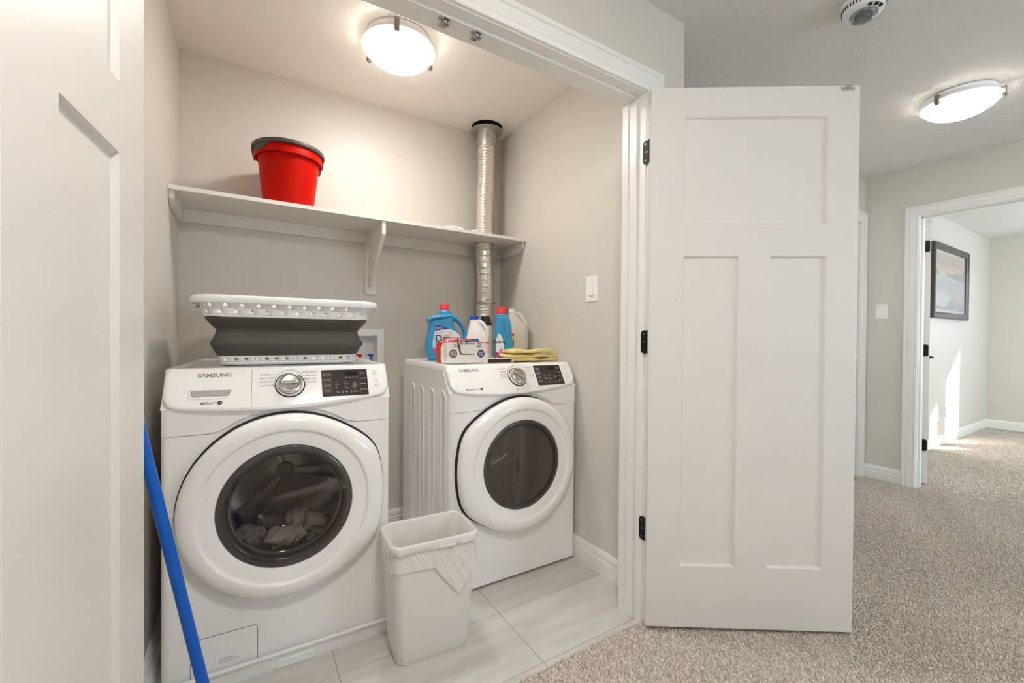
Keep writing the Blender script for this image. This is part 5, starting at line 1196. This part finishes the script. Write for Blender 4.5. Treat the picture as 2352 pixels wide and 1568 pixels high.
rp = nt.nodes.new('ShaderNodeValToRGB'); els = rp.color_ramp.elements
els[0].position = 0.0; els[0].color = s2l((128, 146, 168)); els[1].position = 1.1 if 0 else 1.0; els[1].color = s2l((206, 190, 184))
for p_, c_ in ((0.18, (140, 158, 180)), (0.40, (196, 204, 214)), (0.55, (176, 190, 204)), (0.66, (214, 216, 218)), (0.78, (222, 206, 196)), (0.88, (218, 186, 172)), (0.95, (196, 176, 172))):
    e = els.new(p_); e.color = s2l(c_)
nt.links.new(ma.outputs[0], rp.inputs[0]); nt.links.new(rp.outputs[0], b.inputs['Base Color'])
q = M(); k = 0.095; ax0, ax1, az0, az1 = PX0 + k, PX1 - k, PZ0 + k, PZ1 - k
q.box(ax0, ax1, HYB - 0.0200, HYB - 0.018, az0, az1); ap = q.build('print', pm, pf, world=True)
U = lambda pts: [(ax0 + (ax1 - ax0) * a, HYB - 0.0204, az0 + (az1 - az0) * b_) for a, b_ in pts]
q = M()
def poly(pts, k_): q.k = k_; q.add(U(pts), [tuple(range(len(pts)))])
poly([(0, 0.62), (0, 0.80), (0.05, 0.72), (0.10, 0.66), (0.16, 0.62)], 0)
poly([(0.32, 0.62), (0.42, 0.68), (0.52, 0.655), (0.66, 0.715), (0.80, 0.70), (1.0, 0.775), (1.0, 0.55), (0.7, 0.58), (0.5, 0.60)], 1)
poly([(0.0, 0.08), (0.0, 0.26), (0.34, 0.30), (0.55, 0.22), (0.30, 0.05)], 2)
poly([(0.42, 0.30), (0.52, 0.385), (0.70, 0.33), (0.98, 0.20), (0.98, 0.10), (0.60, 0.24)], 3)
q.k = 4
V = [U([(0.74 + r_ * 0.14 * cos(t_), 0.13 + r_ * 0.105 * sin(t_))])[0] for t_ in [2 * pi * i / 28 for i in range(29)] for r_ in (1.0, 0.88)]
q.add([(x, HYB - 0.0206, z) for x, y, z in V], [(2 * i, 2 * i + 1, 2 * i + 3, 2 * i + 2) for i in range(28)])
q.build('painted_shapes', [mat('art_dark', (140, 140, 142), 0.4), mat('art_hills', (156, 160, 168), 0.4), mat('art_snow', (216, 218, 222), 0.4), mat('art_sand', (206, 198, 192), 0.4), mat('art_line', (196, 204, 212), 0.4)], ap, smooth=0, fix=False)
q = M(); k = 0.060; q.box(PX0 + k, PX1 - k, HYB - 0.0250, HYB - 0.0235, PZ0 + k, PZ1 - k); q.build('glazing', glass('picture_glass', (0.97, 0.97, 0.97), 0.02, 1.0, 1.4), pf, world=True)

# ================================================================== stair railing seen mirrored in the dryer window
rl = thing('stair_railing', 'white stair railing behind the camera, mirrored in the dryer window', 'railing', (0.2, -1.25, 0))
q = M(); q.box(-1.55, 2.0, -1.285, -1.215, 0.90, 0.95); q.build('handrail', TRIM, rl, world=True, bevel=0.006)
q = M(); q.box(-1.55, 2.0, -1.28, -1.22, 0.0, 0.03); q.build('shoe_rail', TRIM, rl, world=True)
RD = mat('baluster_black', (36, 34, 33), 0.4)
bal = None
for k in range(26):
    x = -1.5 + 0.135 * k
    if bal is None:
        q = M(); q.box(-0.0085, 0.0085, -0.0085, 0.0085, 0.03, 0.90); bal = q.build('baluster', RD, rl); bal.location = (x - 0.2, 0, 0)
    else:
        c = bal.copy(); COL.objects.link(c); c.parent = rl; c.location = (x - 0.2, 0, 0)
q = M(); q.box(1.96, 2.05, -1.295, -1.205, 0, 1.02); q.build('newel_post', TRIM, rl, world=True, bevel=0.004)
